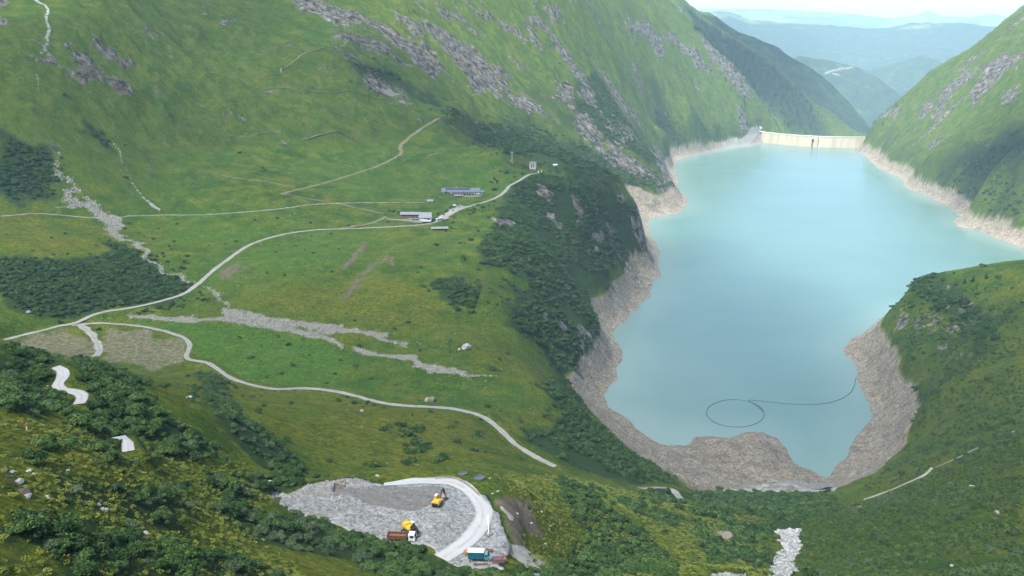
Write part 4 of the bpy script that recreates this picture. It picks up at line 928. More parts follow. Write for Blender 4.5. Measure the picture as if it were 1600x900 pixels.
M_DARK = simple('dark_opening', (.015,.014,.014), .8, 0, .2); M_GLASS = simple('window_glass', (.03,.04,.05), .12, 0, .2, 1, .8); M_CONCR = simple('concrete', (.40,.385,.35), .9, 0, .2, .7); M_STONE = simple('stone_wall', (.33,.31,.275), .95, 0, .35, 2.5)
M_BLUE = simple('blue_grey_sheet', (.17,.24,.32), .5, 0, .12); M_SOLAR = simple('solar_panel', (.018,.030,.055), .2, 0, .2, 1, .7); M_YEL = simple('machine_yellow', (.62,.38,.022), .5, 0, .18, 1.2); M_STEEL = simple('dark_steel', (.035,.035,.037), .55, .3, .3, 2)
M_RUBBER = simple('black_rubber', (.025,.025,.026), .9, 0, .2); M_RUST = simple('rusty_steel', (.17,.072,.042), .85, .1, .35, 1.6); M_PAINTW = simple('white_paint', (.80,.80,.78), .4, 0, .06); M_TEAL = simple('teal_paint', (.010,.125,.165), .4, 0, .12, .8)
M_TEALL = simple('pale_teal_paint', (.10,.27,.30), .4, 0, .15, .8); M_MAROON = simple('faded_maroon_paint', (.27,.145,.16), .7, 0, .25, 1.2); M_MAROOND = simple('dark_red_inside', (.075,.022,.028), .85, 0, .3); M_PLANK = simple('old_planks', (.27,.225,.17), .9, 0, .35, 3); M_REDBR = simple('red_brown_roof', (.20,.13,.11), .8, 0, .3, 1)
M_ORANGE = simple('orange_paint', (.55,.13,.03), .5, 0, .1); M_GALV = simple('galvanised_steel', (.44,.46,.47), .5, .4, .12); M_BUCKET = simple('worn_bucket_steel', (.30,.225,.17), .6, .3, .3, 2); M_GREEN = simple('faded_green_sheet', (.20,.24,.19), .7, 0, .25, .6)

# ------------------------------------------------------------------ the dam
def dam():
    L = Vector(pz(1193, 206, 42)); Rr = Vector(pz(1349, 214, 42)); ch = Rr-L; n = Vector((ch.y, -ch.x, 0)).normalized()
    if n.y > 0: n = -n
    N = 72; sag = 62
    root = thing('dam', 'long pale concrete arch dam closing the far end of the turquoise lake', 'dam', (0, 0, 0))
    def pt(t, off, z):
        p = L + ch*t + n*(4*sag*t*(1-t) + off); return (p.x, p.y, z)
    def strip(a, b, z0, z1, t0=0., t1=1., k=N):
        m_ = MB(); V = []; F = []
        for i in range(k+1):
            t = t0+(t1-t0)*i/k
            V += [pt(t, a[0], z0), pt(t, a[1] if len(a) > 1 else a[0], z1), pt(t, b[1] if len(b) > 1 else b[0], z1), pt(t, b[0], z0)]
        for i in range(k):
            for j in range(4): F.append((i*4+j, i*4+(j+1) % 4, i*4+4+(j+1) % 4, i*4+4+j))
        F += [(3,2,1,0), (k*4, k*4+1, k*4+2, k*4+3)]
        return m_.add(V, F)
    strip((9, 4), (-26, -5), -30, 40, -.02, 1.02).build('wall', mat_dam(), root)
    strip((5,), (-6,), 40.0, 41.4, -.06, 1.04).build('crest_road', M_CONCR, root)
    strip((5.4,), (5.0,), 41.4, 42.9, -.06, 1.04).build('parapet', M_WHITE, root); strip((-5.7,), (-6.1,), 41.4, 42.6, -.06, 1.04).build('parapet', M_WHITE, root)
    t = .545                                                     # gate niche and the two vertical slots
    strip((10.6, 6.2), (8, 4), -2, 29, t-.003, t+.006, 2).build('slot', M_DARK, root); strip((7.6, 6.3), (5, 4), 20, 30, t-.006, t+.016, 2).build('gate_niche', M_DARK, root)
    strip((10.8, 7.0), (8, 4), -2, 40, t+.058, t+.065, 2).build('slot', M_DARK, root)
    strip((12, 8.2), (8, 4), -2, 39.6, t+.066, t+.074, 2).build('pier', M_WHITE, root)
    a = Vector(pt(.52, 0, 41.4)); MB().box(a.x-3, a.x+3, a.y-3, a.y+3, 41.4, 46).build('crest_hut', M_CONCR, root)
def mat_dam():
    m, nt, b = mat('dam_concrete'); q = NB(nt); b.inputs['Roughness'].default_value = .9; b.inputs['Specular IOR Level'].default_value = .1
    f = q.noise(1, 5, .65, q.vscale(.05, .05, .012)); q.link(q.mix(q.rng(f, .42, .64), (.47,.405,.295), (.385,.325,.235)), b.inputs['Base Color']); return m
dam()
# overflow gallery on the left abutment
a = Vector(pz(1150, 206, 40)); b_ = Vector(pz(1192, 205, 42)); d = b_-a; l = d.length; t = thing('spillway_gallery', 'pale flat-topped gallery with dark openings left of the dam', 'gallery', (a.x, a.y, 34), math.atan2(d.y, d.x))
MB().box(0, l, -5, 5, 6.2, 8).build('deck', M_WHITE, t); MB().box(.4, l-.4, 3.5, 4.6, -6, 6.2).build('back_wall', M_CONCR, t)
for i in range(9): MB().box(l*.18+i*l*.075, l*.18+i*l*.075+1.3, -4.4, 3.5, -6, 6.2).build('pier', M_CONCR, t)
MB().box(l*.20, l*.80, 2.4, 3.4, -2, 6.1).build('opening', M_DARK, t)
x, y, _ = pz(1199, 200, 44); t = thing('white_kiosk', 'small white tower kiosk at the left end of the dam crest', 'kiosk', (x, y, 41), .2)
MB().box(-2.2, 2.2, -2, 2, -4, 11).build('wall', M_WHITE, t); MB().box(-2.6, 2.6, -2.4, 2.4, 11, 11.6).build('roof', M_ROOFG, t); MB().box(-.6, .6, -2.06, -1.9, 6, 8).build('window', M_GLASS, t)
x, y, _ = pz(1204, 203, 42); t = thing('dark_shed', 'small dark shed beside the white kiosk on the dam end', 'shed', (x, y, 40), .2)
MB().box(-4, 4, -2.5, 2.5, -3, 4).build('wall', M_STEEL, t); MB().prism([(-3, 4), (0, 5.2), (3, 4)], 'x', -4.4, 4.4).build('roof', M_ROOFG, t)
x, y, _ = pz(1187, 211, 26); t = thing('intake_block', 'slanting pale concrete block on the bare shore left of the dam', 'intake', (x, y, float(hz(x, y))), -.5)
MB().prism([(-8, -4), (8, -4), (8, 3), (-8, 9)], 'y', -4, 4).build('block', M_CONCR, t); MB().box(-8.3, -7.9, -2.5, 2.5, 0, 6).build('opening', M_DARK, t)

# ------------------------------------------------------------------ farm buildings
def gable_roof(w0, w1, y0, y1, ze, zr, th=.3, over=.8):
    ym = (y0+y1)/2; s_ = (zr-ze)/(ym-y0)
    pr = [(y0-over, ze-over*s_), (ym, zr), (y1+over, ze-over*s_), (y1+over, ze-over*s_+th), (ym, zr+th), (y0-over, ze-over*s_+th)]
    return MB().prism(pr, 'x', w0-over, w1+over)
def house_wall(w0, w1, y0, y1, ze, zr, z0=-3):
    return MB().prism([(y0, z0), (y1, z0), (y1, ze), ((y0+y1)/2, zr-.05), (y0, ze)], 'x', w0, w1)
# barn
loc = at(650, 342); t = thing('hay_barn', 'long brown timber barn with a flat grey roof beside the valley road', 'barn', loc, -.03)
house_wall(-21.5, 4, 0, 11, 6.2, 8.4).build('timber_wall', M_WOOD, t); gable_roof(-21.5, 4, 0, 11, 6.2, 8.4).build('roof', M_ROOFG, t)
house_wall(4.9, 21, -3.5, 11.5, 2.7, 8.2).build('wall', M_WHITE, t); gable_roof(4.9, 21, -3.5, 11.5, 2.7, 8.2, .3, .9).build('roof', M_ROOFG, t)
MB().box(-20, 3.4, -.25, -.02, 4.2, 5.6).build('loft_opening', M_DARK, t); MB().box(-20.5, 3.5, -1.2, -.03, 0, 1.0).build('stone_base', M_STONE, t)
for i in range(5): MB().box(-18+i*4.6, -16.6+i*4.6, -.12, -.02, 1.6, 3.2).build('window', M_GLASS, t)
MB().box(15.5, 20, -3.62, -3.52, -.5, 2.2).build('door', M_WOOD, t); MB().box(12, 14.6, -3.62, -3.52, .5, 1.8).build('window', M_DARK, t)
loc = at(622, 344); t = thing('yard_wall', 'low broken stone wall along the yard left of the barn', 'wall', loc, -.06)
mm = MB()
for i in range(26): mm.box(-18+i*1.45, -16.65+i*1.45, -.5-.2*random.random(), .5, -1.5, .8+.9*random.random())
mm.build('wall_stones', M_STONE, t)
loc = at(640, 346); t = thing('terrace_wall', 'pale stone terrace wall in front of the brown barn', 'wall', (loc[0], loc[1], loc[2]), -.03)
MB().box(-20, 17, -.5, .5, -1.5, 1.3).build('masonry', M_STONE, t, .08)
# alpine inn
loc = at(722, 305); t = thing('alpine_inn', 'long white alpine inn with dark grey roof above the valley road', 'inn', loc, .0)
W_ = 31.5
house_wall(-W_, W_-4, 0, 13, 6.0, 10.2).build('wall', M_WHITE, t); gable_roof(-W_, W_-4, 0, 13, 6.0, 10.2, .35, 1.2).build('roof', simple('slate_roof', (.13,.145,.175), .55, 0, .2, .7), t)
s_ = (10.2-6)/6.5
mm = MB()
for i in range(17): mm.add([(-26+i*2.25+.06, 2.6, 6+2.6*s_+.46), (-23.8+i*2.25, 2.6, 6+2.6*s_+.46), (-23.8+i*2.25, 5.4, 6+5.4*s_+.46), (-26+i*2.25+.06, 5.4, 6+5.4*s_+.46), (-26+i*2.25+.06, 2.6, 6+2.6*s_+.38), (-23.8+i*2.25, 2.6, 6+2.6*s_+.38), (-23.8+i*2.25, 5.4, 6+5.4*s_+.38), (-26+i*2.25+.06, 5.4, 6+5.4*s_+.38)], [(0,1,2,3),(7,6,5,4),(0,4,5,1),(1,5,6,2),(2,6,7,3),(3,7,4,0)])
mm.build('solar_panel_row', M_SOLAR, t)
for i in range(13):
    x0 = -15+i*3.2
    w_ = MB().box(x0, x0+1.5, -.14, -.02, 3.4, 5.0).build('window', M_GLASS, t); MB().box(x0-.14, x0+1.64, -.20, -.141, 3.2, 3.38).build('sill', M_WOOD, w_)
for i in range(9): MB().box(-15+i*4.4, -12.6+i*4.4, -.14, -.02, .3, 2.5).build('window', M_DARK, t)
MB().box(-14.5, 20, -1.5, -.15, 2.75, 3.05).build('balcony', M_WOOD, t)
pw = MB().prism([(-29.5, -2), (-19.5, -2), (-19.5, 4.2), (-24.5, 7.2), (-29.5, 4.2)], 'y', -6.5, .5).build('porch_wall', M_WOOD, t)
MB().prism([(-30.4, 3.66), (-24.5, 7.2), (-18.6, 3.66), (-18.6, 4.0), (-24.5, 7.6), (-30.4, 4.0)], 'y', -7.6, 4).build('porch_roof', M_REDBR, t)
MB().box(-30, -18, -7.2, -6.6, -2, 1.4).build('porch_base', M_WHITE, t)
MB().box(W_-3.9, W_+2, -1, 12, -3, 5.2).build('annexe_wall', M_BLUE, t); MB().box(W_-4.4, W_+2.6, -1.6, 12.6, 5.2, 5.6).build('annexe_roof', M_BLUE, t)
MB().box(-10, -8.6, 6, 7.4, 9, 12.2).build('chimney', M_STONE, t)
loc = at(716, 308); t = thing('terrace_shed', 'flat grey-roofed shed built below the terrace of the inn', 'shed', loc, .15)
MB().box(-6, 6, -2.5, 2.5, -3, 2.4).build('wall', M_WOOD, t); MB().prism([(-3.2, 2.4), (3.2, 3.3), (3.2, 3.6), (-3.2, 2.7)], 'x', -6.6, 6.6).build('roof', M_ROOFG, t)
loc = at(730, 307.5); t = thing('terrace_wall', 'pale terrace wall below the windows of the inn', 'wall', loc, .05)
MB().box(-10, 22, -.6, .6, -3, 1.6).build('masonry', M_STONE, t, .08)
loc = at(672, 317); t = thing('small_hut', 'tiny grey-roofed hut standing alone left of the inn', 'hut', loc, .1)
house_wall(-4, 4, 0, 5.5, 2.6, 4.4).build('wall', M_PLANK, t); gable_roof(-4, 4, 0, 5.5, 2.6, 4.4, .25, .6).build('roof', M_ROOFG, t); MB().box(-1, .6, -.1, -.02, 0, 1.9).build('door', M_DARK, t); MB().box(-4.5, -4.05, 1, 2, 2, 4).build('chimney', M_STONE, t)
loc = at(687, 360); t = thing('field_shelter', 'long low open shelter with faded green-grey roof below the road', 'shelter', loc, .10)
MB().box(-10.5, 10.5, 4.6, 5, -2, 3.2).build('back_wall', M_WOOD, t); MB().prism([(-1.4, 2.3), (5.6, 3.6), (5.6, 3.9), (-1.4, 2.6)], 'x', -11.3, 11.3).build('roof', M_GREEN, t)
for i in range(6): MB().box(-10.3+i*4.1, -10+i*4.1, -.8, -.5, -2, 2.4).build('post', M_PLANK, t)
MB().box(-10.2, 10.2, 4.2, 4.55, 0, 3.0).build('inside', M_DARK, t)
loc = at(833, 263); t = thing('concrete_tower', 'square pale tower with two tall dark openings above the road bend', 'tower', loc, -.25)
MB().box(-5.5, 5.5, -4.5, 4.5, -4, 10.5).build('wall', M_CONCR, t); MB().box(-5.8, 5.8, -4.8, 4.8, 10.5, 11).build('roof', M_ROOFG, t)
for x0 in (-2.6, .7): MB().box(x0, x0+1.6, -4.62, -4.52, 2, 9).build('opening', M_DARK, t)
loc = at(868, 260); t = thing('roadside_hut', 'small pale-roofed hut right of the tower at the meadow edge', 'hut', loc, .3)
house_wall(-3.5, 3.5, 0, 5, 2.4, 3.6).build('wall', M_STONE, t); gable_roof(-3.5, 3.5, 0, 5, 2.4, 3.6, .25, .5).build('roof', M_WHITE, t); MB().box(-.6, .6, -.1, -.02, 0, 1.9).build('door', M_DARK, t)
for px, py, la in ((841, 270, 'left pale stone gate post at the top end of the road'), (846, 269, 'right pale stone gate post at the top end of the road')):
    loc = at(px, py); o = MB().box(-.7, .7, -.7, .7, -1, 3.2).build('gate_post', M_WHITE, None, .1); o.location = loc; tag(o, la, 'gate post', 'gate posts')
# cableway portal
loc = at(800, 255); t = thing('cableway_pylon', 'slim twin-legged steel cableway pylon on the slope above the road', 'pylon', loc, .1)
for sx in (-1.3, 1.3): MB().bar((sx, 0, -2), (sx*.8, 0, 19), .42, .30).build('leg', M_GALV, t)
MB().beam((-3.4, 0, 19), (3.8, 0, 19), .8, .8).build('crossarm', M_GALV, t); MB().beam((-1.2, 0, 10), (1.2, 0, 10), .3, .3).build('brace', M_GALV, t)
for sx in (-3, 3.2): MB().box(sx-.6, sx+.6, -1.2, 1.2, 19.4, 20.8).build('saddle', M_STEEL, t)
MB().beam((-5, 0, 4), (-1.2, 0, 4.4), .5, .5).build('platform', M_GALV, t)

# ------------------------------------------------------------------ vehicles
def wheels(t, xs, y, r, m=None, w=.3, name='wheel'):
    for x in xs:
        for s_ in (-1, 1):
            wh = MB().bar((x, s_*(y-w), r), (x, s_*y, r), r, r, 14).build(name, M_RUBBER, t); MB().bar((x, s_*(y-.02), r), (x, s_*(y+.02), r), r*.55, r*.55, 10).build('rim', M_GALV, wh)
i_ = np.argmin(np.hypot(*(ROADLINES['main'][0]-np.array(at(686, 345)[:2])).T)); Lr = ROADLINES['main'][0]; tv = Lr[min(i_+2, len(Lr)-1)]-Lr[i_-2]; p = Lr[i_]
t = thing('white_bus', 'white bus with a dark window band driving down the valley road', 'bus', (p[0], p[1], float(hz(p[0], p[1]))+.35), math.atan2(tv[1], tv[0]))
MB().prism([(-6, .45), (6, .45), (6.05, 1.6), (5.8, 3.2), (-5.9, 3.25), (-6.05, 3.0)], 'y', -1.27, 1.27).build('body', M_PAINTW, t, .12)
for s_ in (-1, 1): MB().box(-5.5, 5.3, s_*1.285-.015, s_*1.285+.015, 1.55, 2.65).build('window', M_GLASS, t)
MB().box(6.0, 6.08, -1.1, 1.1, 1.4, 2.9).build('windscreen', M_GLASS, t); MB().box(-6.1, -6.02, -1.0, 1.0, 1.7, 2.8).build('rear_window', M_GLASS, t); wheels(t, (-3.6, 3.7), 1.27, .5)
for s_ in (-.8, .8): MB().box(6.03, 6.1, s_-.2, s_+.2, .75, .98).build('headlight', M_WHITE, t)
def car(label, px, py, rz, m, van=False):
    loc = at(px, py); t = thing('parked_van' if van else 'parked_car', label, 'van' if van else 'car', (loc[0], loc[1], loc[2]+.3), rz, 'vehicles parked by the inn')
    if van: pr = [(-2.6, .4), (2.6, .4), (2.6, 1.1), (1.7, 1.3), (1.2, 2.3), (-2.6, 2.4)]
    else: pr = [(-2.1, .35), (2.1, .35), (2.1, .8), (1.1, .95), (.4, 1.45), (-1.3, 1.45), (-2.0, .95)]
    MB().prism(pr, 'y', -.9, .9).build('body', m, t, .06)
    z1 = 2.1 if van else 1.38
    for s_ in (-1, 1): MB().box(-1.2, .6, s_*.915-.012, s_*.915+.012, z1-.55, z1-.08).build('window', M_GLASS, t)
    MB().add([(1.72 if van else 1.08, -.75, 1.32 if van else .99), (1.72 if van else 1.08, .75, 1.32 if van else .99), (1.26 if van else .46, .75, 2.22 if van else 1.42), (1.26 if van else .46, -.75, 2.22 if van else 1.42)], [(0,1,2,3)]).build('windscreen', M_GLASS, t)
    wheels(t, (-1.3, 1.35), .92, .34, w=.2)
M_CARD = simple('dark_car_paint', (.05,.05,.055), .3, 0, .1); M_CARS = simple('silver_car_paint', (.46,.47,.48), .3, .3, .08)
car('white van parked at the edge of the parking area below the inn', 710.5, 322, .1, M_PAINTW, True); car('dark car parked beside the white van', 712, 325.5, .15, M_CARD); car('pale silver car parked at the upper end of the parking area', 719, 322, .1, M_CARS); car('pale car parked at the lower left of the parking area', 703, 328.5, .2, M_CARS)

# ------------------------------------------------------------------ gravel yard
def excavator(label, loc, rz, turn, boom):
    t = thing('excavator', label, 'excavator', loc, rz, 'yellow excavators in the gravel yard')
    for s_ in (-1, 1):
        tr = MB().prism([(-2.1, .15), (-1.7, 0), (1.7, 0), (2.1, .15), (2.25, .55), (2.0, .92), (-2.0, .92), (-2.25, .55)], 'y', s_*1.25-.3, s_*1.25+.3).build('track', M_RUBBER, t)
        for x in (-1.5, -.75, 0, .75, 1.5): MB().bar((x, s_*1.56, .4), (x, s_*1.60, .4), .24, .24, 10).build('roller', M_GALV, tr)
    MB().box(-1.6, 1.6, -.9, .9, .35, .95).build('undercarriage', M_STEEL, t)
    c, q = math.cos(turn), math.sin(turn)
    def rot(o): o.rotation_euler = (0, 0, turn); return o
    up = rot(MB().prism([(-2.7, 1.1), (1.7, 1.1), (1.7, 1.75), (.2, 2.1), (-2.3, 2.25), (-2.75, 1.7)], 'y', -1.35, 1.35).build('house', M_YEL, t, .1))
    rot(MB().box(-2.4, -.4, -1.1, 1.1, 2.22, 2.5).build('engine_hood', M_YEL, t, .06)); rot(MB().box(-2.82, -2.45, -1.15, 1.15, 1.15, 2.0).build('counterweight', M_STEEL, t, .05))
    cab = rot(MB().prism([(.1, 1.75), (1.8, 1.75), (1.9, 2.5), (1.5, 3.25), (.1, 3.3)], 'y', .35, 1.33).build('cab', M_YEL, t, .05))
    MB().box(.3, 1.55, 1.335, 1.36, 2.25, 3.05).build('side_window', M_GLASS, cab); MB().add([(1.83, .45, 1.95), (1.83, 1.25, 1.95), (1.93, 1.25, 2.5), (1.55, 1.25, 3.2), (1.55, .45, 3.2), (1.93, .45, 2.5)], [(0,1,2,5),(5,2,3,4)]).build('windscreen', M_GLASS, cab)
    rot(MB().box(.2, 1.5, .38, 1.3, 3.31, 3.36).build('cab_roof', M_PAINTW, t))
    (x1, z1), (x2, z2), (x3, z3) = boom
    bo = rot(MB().beam((1.4, -.2, 1.7), (x1, -.2, z1), .55, .75).beam((x1, -.2, z1), (x2, -.2, z2), .5, .62).build('boom', M_STEEL, t)); MB().bar((1.6, .12, 1.3), (x1-.3, .12, z1-.3), .11).build('hydraulic_ram', M_GALV, bo)
    ar = rot(MB().beam((x2-.2, -.2, z2+.25), (x3, -.2, z3), .4, .55).build('stick', M_STEEL, t)); MB().bar((x1+.6, .1, z1+.5), (x2+.3, .1, z2-.1), .09).build('hydraulic_ram', M_GALV, ar)
    rot(MB().prism([(x3-.5, z3+.15), (x3+.35, z3+.2), (x3+.1, z3-.35), (x3-.5, z3-.95), (x3-1.15, z3-.8), (x3-.8, z3-.3)], 'y', -.95, .55).build('bucket', M_BUCKET, t, .03))
    return t
g = lambda px, py: at(px, py, 253.5)
p = g(639, 825); excavator('yellow excavator with its dark arm reaching down beside the rusty dump truck', (p[0], p[1], p[2]+.05), R(-15), R(-35), ((3.3, 3.7), (5.2, 3.3), (5.6, .9)))
p = g(684, 791); excavator('yellow excavator facing away, digging higher up on the stone heap', (p[0], p[1], p[2]+.05), R(85), R(-12), ((3.2, 3.6), (5.4, 3.4), (6.0, 1.1)))
p = g(628, 838); t = thing('dump_truck', 'white-cabbed dump truck with a rusty red tipper half hidden by bushes', 'truck', (p[0], p[1], p[2]+.05), R(-4))
MB().box(-4.6, 2.2, -.5, .5, .75, 1.05).build('chassis', M_STEEL, t)
MB().box(-4.7, 1.6, -1.25, 1.25, 1.15, 1.3).box(-4.7, 1.6, -1.25, -1.15, 1.3, 2.55).box(-4.7, 1.6, 1.15, 1.25, 1.3, 2.55).box(1.5, 1.6, -1.15, 1.15, 1.3, 2.75).box(-4.7, -4.6, -1.15, 1.15, 1.3, 2.4).build('tipper_body', M_RUST, t)
MB().box(-4.5, 1.45, -1.14, 1.14, 1.305, 1.7).build('load', simple('brown_spoil', (.20,.10,.05), .95, 0, .4, 2), t)
cb = MB().prism([(2.3, .7), (4.4, .7), (4.45, 1.8), (4.2, 3.0), (2.3, 3.05)], 'y', -1.22, 1.22).build('cab', M_PAINTW, t, .07); MB().add([(4.47, -1.05, 1.75), (4.47, 1.05, 1.75), (4.25, 1.05, 2.8), (4.25, -1.05, 2.8)], [(0,1,2,3)]).build('windscreen', M_GLASS, cb)
for s_ in (-1, 1): MB().box(2.8, 4.0, s_*1.235-.01, s_*1.235+.01, 1.8, 2.7).build('side_window', M_GLASS, cb); MB().box(4.44, 4.5, s_*.8-.2, s_*.8+.2, .85, 1.1).build('headlight', M_WHITE, t)
wheels(t, (-3.6, -2.3, 3.3), 1.24, .52, w=.35)
p = g(750, 871.5); t = thing('box_lorry', 'teal green box lorry with a white roof parked in the yard corner', 'lorry', (p[0], p[1], p[2]+.05), R(-3))
MB().box(-3.6, 3.4, -.45, .45, .55, .85).build('chassis', M_STEEL, t)
MB().box(-3.7, 1.25, -1.22, 1.22, .9, 3.15).build('cargo_box', M_TEAL, t, .04); MB().box(-3.75, 1.3, -1.26, 1.26, 3.16, 3.26).build('box_roof', M_PAINTW, t)
cb = MB().prism([(1.4, .55), (3.75, .55), (3.8, 1.35), (2.95, 1.55), (2.35, 2.5), (1.4, 2.6)], 'y', -1.05, 1.05).build('cab', M_TEALL, t, .08); MB().add([(2.98, -.9, 1.58), (2.98, .9, 1.58), (2.42, .9, 2.42), (2.42, -.9, 2.42)], [(0,1,2,3)]).build('windscreen', M_GLASS, cb)
for s_ in (-1, 1): MB().box(1.7, 2.5, s_*1.065-.01, s_*1.065+.01, 1.6, 2.3).build('side_window', M_GLASS, cb); MB().box(3.78, 3.83, s_*.7-.16, s_*.7+.16, .95, 1.2).build('headlight', M_WHITE, t)
wheels(t, (-2.4, 2.7), 1.12, .42, w=.28)
p = g(778.5, 875.5); t = thing('skip', 'faded maroon open skip standing right of the teal lorry', 'skip', (p[0], p[1], p[2]+.02), R(8))
mm = MB(); a0, a1, b0, b1, h = 1.75, 2.35, .95, 1.1, 1.35
for (u0, v0, u1, v1) in ((-1,-1,1,-1), (1,-1,1,1), (1,1,-1,1), (-1,1,-1,-1)):
    mm.add([(u0*a0, v0*b0, 0), (u1*a0, v1*b0, 0), (u1*a1, v1*b1, h), (u0*a1, v0*b1, h), (u0*(a0-.07), v0*(b0-.07), 0), (u1*(a0-.07), v1*(b0-.07), 0), (u1*(a1-.07), v1*(b1-.07), h), (u0*(a1-.07), v0*(b1-.07), h)], [(0,1,2,3),(7,6,5,4),(3,2,6,7),(0,4,5,1)])
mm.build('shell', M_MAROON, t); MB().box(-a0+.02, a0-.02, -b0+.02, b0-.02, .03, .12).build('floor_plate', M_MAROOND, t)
for x in (-.9, 0, .9): MB().box(x-.06, x+.06, -1.16, -1.02, .1, 1.3).build('rib', M_MAROON, t)
MB().box(-a1-.05, a1+.05, -b1-.05, -b1+.02, h, h+.1).build('rim', M_MAROON, t)
def planks(label, px, py, rz, n, l, m, name='plank_stack', lv=3):
    p = g(px, py); t = MB()
    for k in range(lv):
        for i in range(n): j = random.uniform(-.12, .12); t.box(-l/2+j, l/2+j, -n*.13+i*.26, -n*.13+i*.26+.22, k*.16, k*.16+.13)
    o = t.build(name, m); o.location = (p[0], p[1], p[2]+.02); o.rotation_euler = (0, 0, rz); tag(o, label, 'planks', 'plank stacks round the lorry'); return o
M_ORWOOD = simple('orange_brown_timber', (.40,.19,.075), .85, 0, .3, 2); M_DKWOOD = simple('dark_brown_timber', (.13,.075,.05), .9, 0, .3, 2)
planks('orange-brown pallet stack at the rear of the teal lorry', 729.5, 862, .2, 7, 1.6, M_ORWOOD, 'plank_stack', 7); planks('low stack of brown boards behind the white lorry roof', 740, 857, .05, 4, 3.0, M_ORWOOD, lv=5); planks('dark brown board stack behind the lorry cab', 764.5, 858.5, -.05, 5, 2.2, M_DKWOOD, lv=4); planks('long dark boards on the ground in front of the lorry', 751, 879, .03, 3, 4.4, M_DKWOOD, lv=2)
planks('single thin dark boards lying on the open gravel', 746, 841, .02, 2, 1.9, M_DKWOOD, lv=1); planks('pale planks leaning at the end of the white kerb', 765, 833, .9, 4, 2.2, M_PLANK, lv=3)
# white edge beam
a = g(763, 803); b2 = g(763.5, 832); o = MB().beam((a[0], a[1], a[2]+.25), (b2[0], b2[1], b2[2]+.25), .28, .4).build('edge_kerb', M_PAINTW, None, .04); tag(o, 'straight white edge beam along the right rim of the gravel yard', 'kerb')
# timber guard fence along the bend
FL = [pz(x, y, 253)[:2] for x, y in ((681,748),(700,747),(715,750),(728,757),(738,765),(748,774))]; FL = smooth_line(np.array(FL), 10); sg = np.r_[0, np.cumsum(np.hypot(*np.diff(FL, axis=0).T))]
n = int(sg[-1]/1.7); tt = np.linspace(0, sg[-1], n+1); FP = np.c_[np.interp(tt, sg, FL[:,0]), np.interp(tt, sg, FL[:,1])]; FZ = hz(FP[:,0], FP[:,1])
t = thing('rail_fence', 'weathered timber rail fence round the bend of the white road', 'fence', (FP[0,0], FP[0,1], FZ[0])); o_ = Vector(t.location)
for i in range(n+1): o = MB().box(-.08, .08, -.08, .08, -.6, 1.35).build('post', M_PLANK, t); o.location = Vector((FP[i,0], FP[i,1], FZ[i]))-o_
for zr in (.55, .95, 1.28):
    mm = MB()
    for i in range(n): mm.beam(Vector((FP[i,0], FP[i,1], FZ[i]+zr))-o_, Vector((FP[i+1,0], FP[i+1,1], FZ[i+1]+zr))-o_, .06, .16)
    mm.build('rail', M_PLANK, t)
# round basins
M_POND = simple('dark_pond_water', (.085,.105,.125), .08, 0, .15, .3, .8)
for px, py, r_, la in ((749, 748, 1.75, 'larger round concrete-rimmed water basin in the grass above the fence'), (723, 741.5, 1.35, 'smaller round water basin left of the larger one above the fence')):
    p = at(px, py); t = thing('round_basin', la, 'basin', p, 0, 'round basins above the fence'); mm = MB(); k = 28
    V = []; F = []
    for i in range(k):
        a = 2*math.pi*i/k; c, s_ = math.cos(a), math.sin(a); V += [(c*(r_+.3), s_*(r_+.3), -1.5), (c*(r_+.3), s_*(r_+.3), .75), (c*r_, s_*r_, .75), (c*r_, s_*r_, -1.5)]
    for i in range(k):
        j = (i+1) % k
        for e in range(3): F.append((i*4+e, i*4+e+1, j*4+e+1, j*4+e))
    mm.add(V, F).build('rim', simple('mossy_concrete', (.10,.125,.07), .95, 0, .3, 2), t); MB().prism([(math.cos(2*math.pi*i/k)*r_*.995, math.sin(2*math.pi*i/k)*r_*.995) for i in range(k)], 'z', -1.4, .45).build('water', M_POND, t)
# marker posts on the left hillside
for px, py, hh, la in ((76, 614, 2.2, 'orange-topped marker post with pale blue foot by the hairpin bend'), (42, 671, 1.3, 'small red and white marker post in the bushes at the left')):
    x, y, z = at(px, py); t = thing('marker_post', la, 'marker post', (x, y, z))
    MB().bar((0,0,-.3), (0,0,hh*.62), hh*.12, hh*.09).build('shaft', M_TEALL if hh > 2 else M_PAINTW, t); MB().bar((0,0,hh*.62), (0,0,hh), hh*.17, hh*.13).build('cap', M_ORANGE, t); MB().bar((0,0,hh*.56), (0,0,hh*.62), hh*.14, hh*.14).build('collar', M_PAINTW, t)

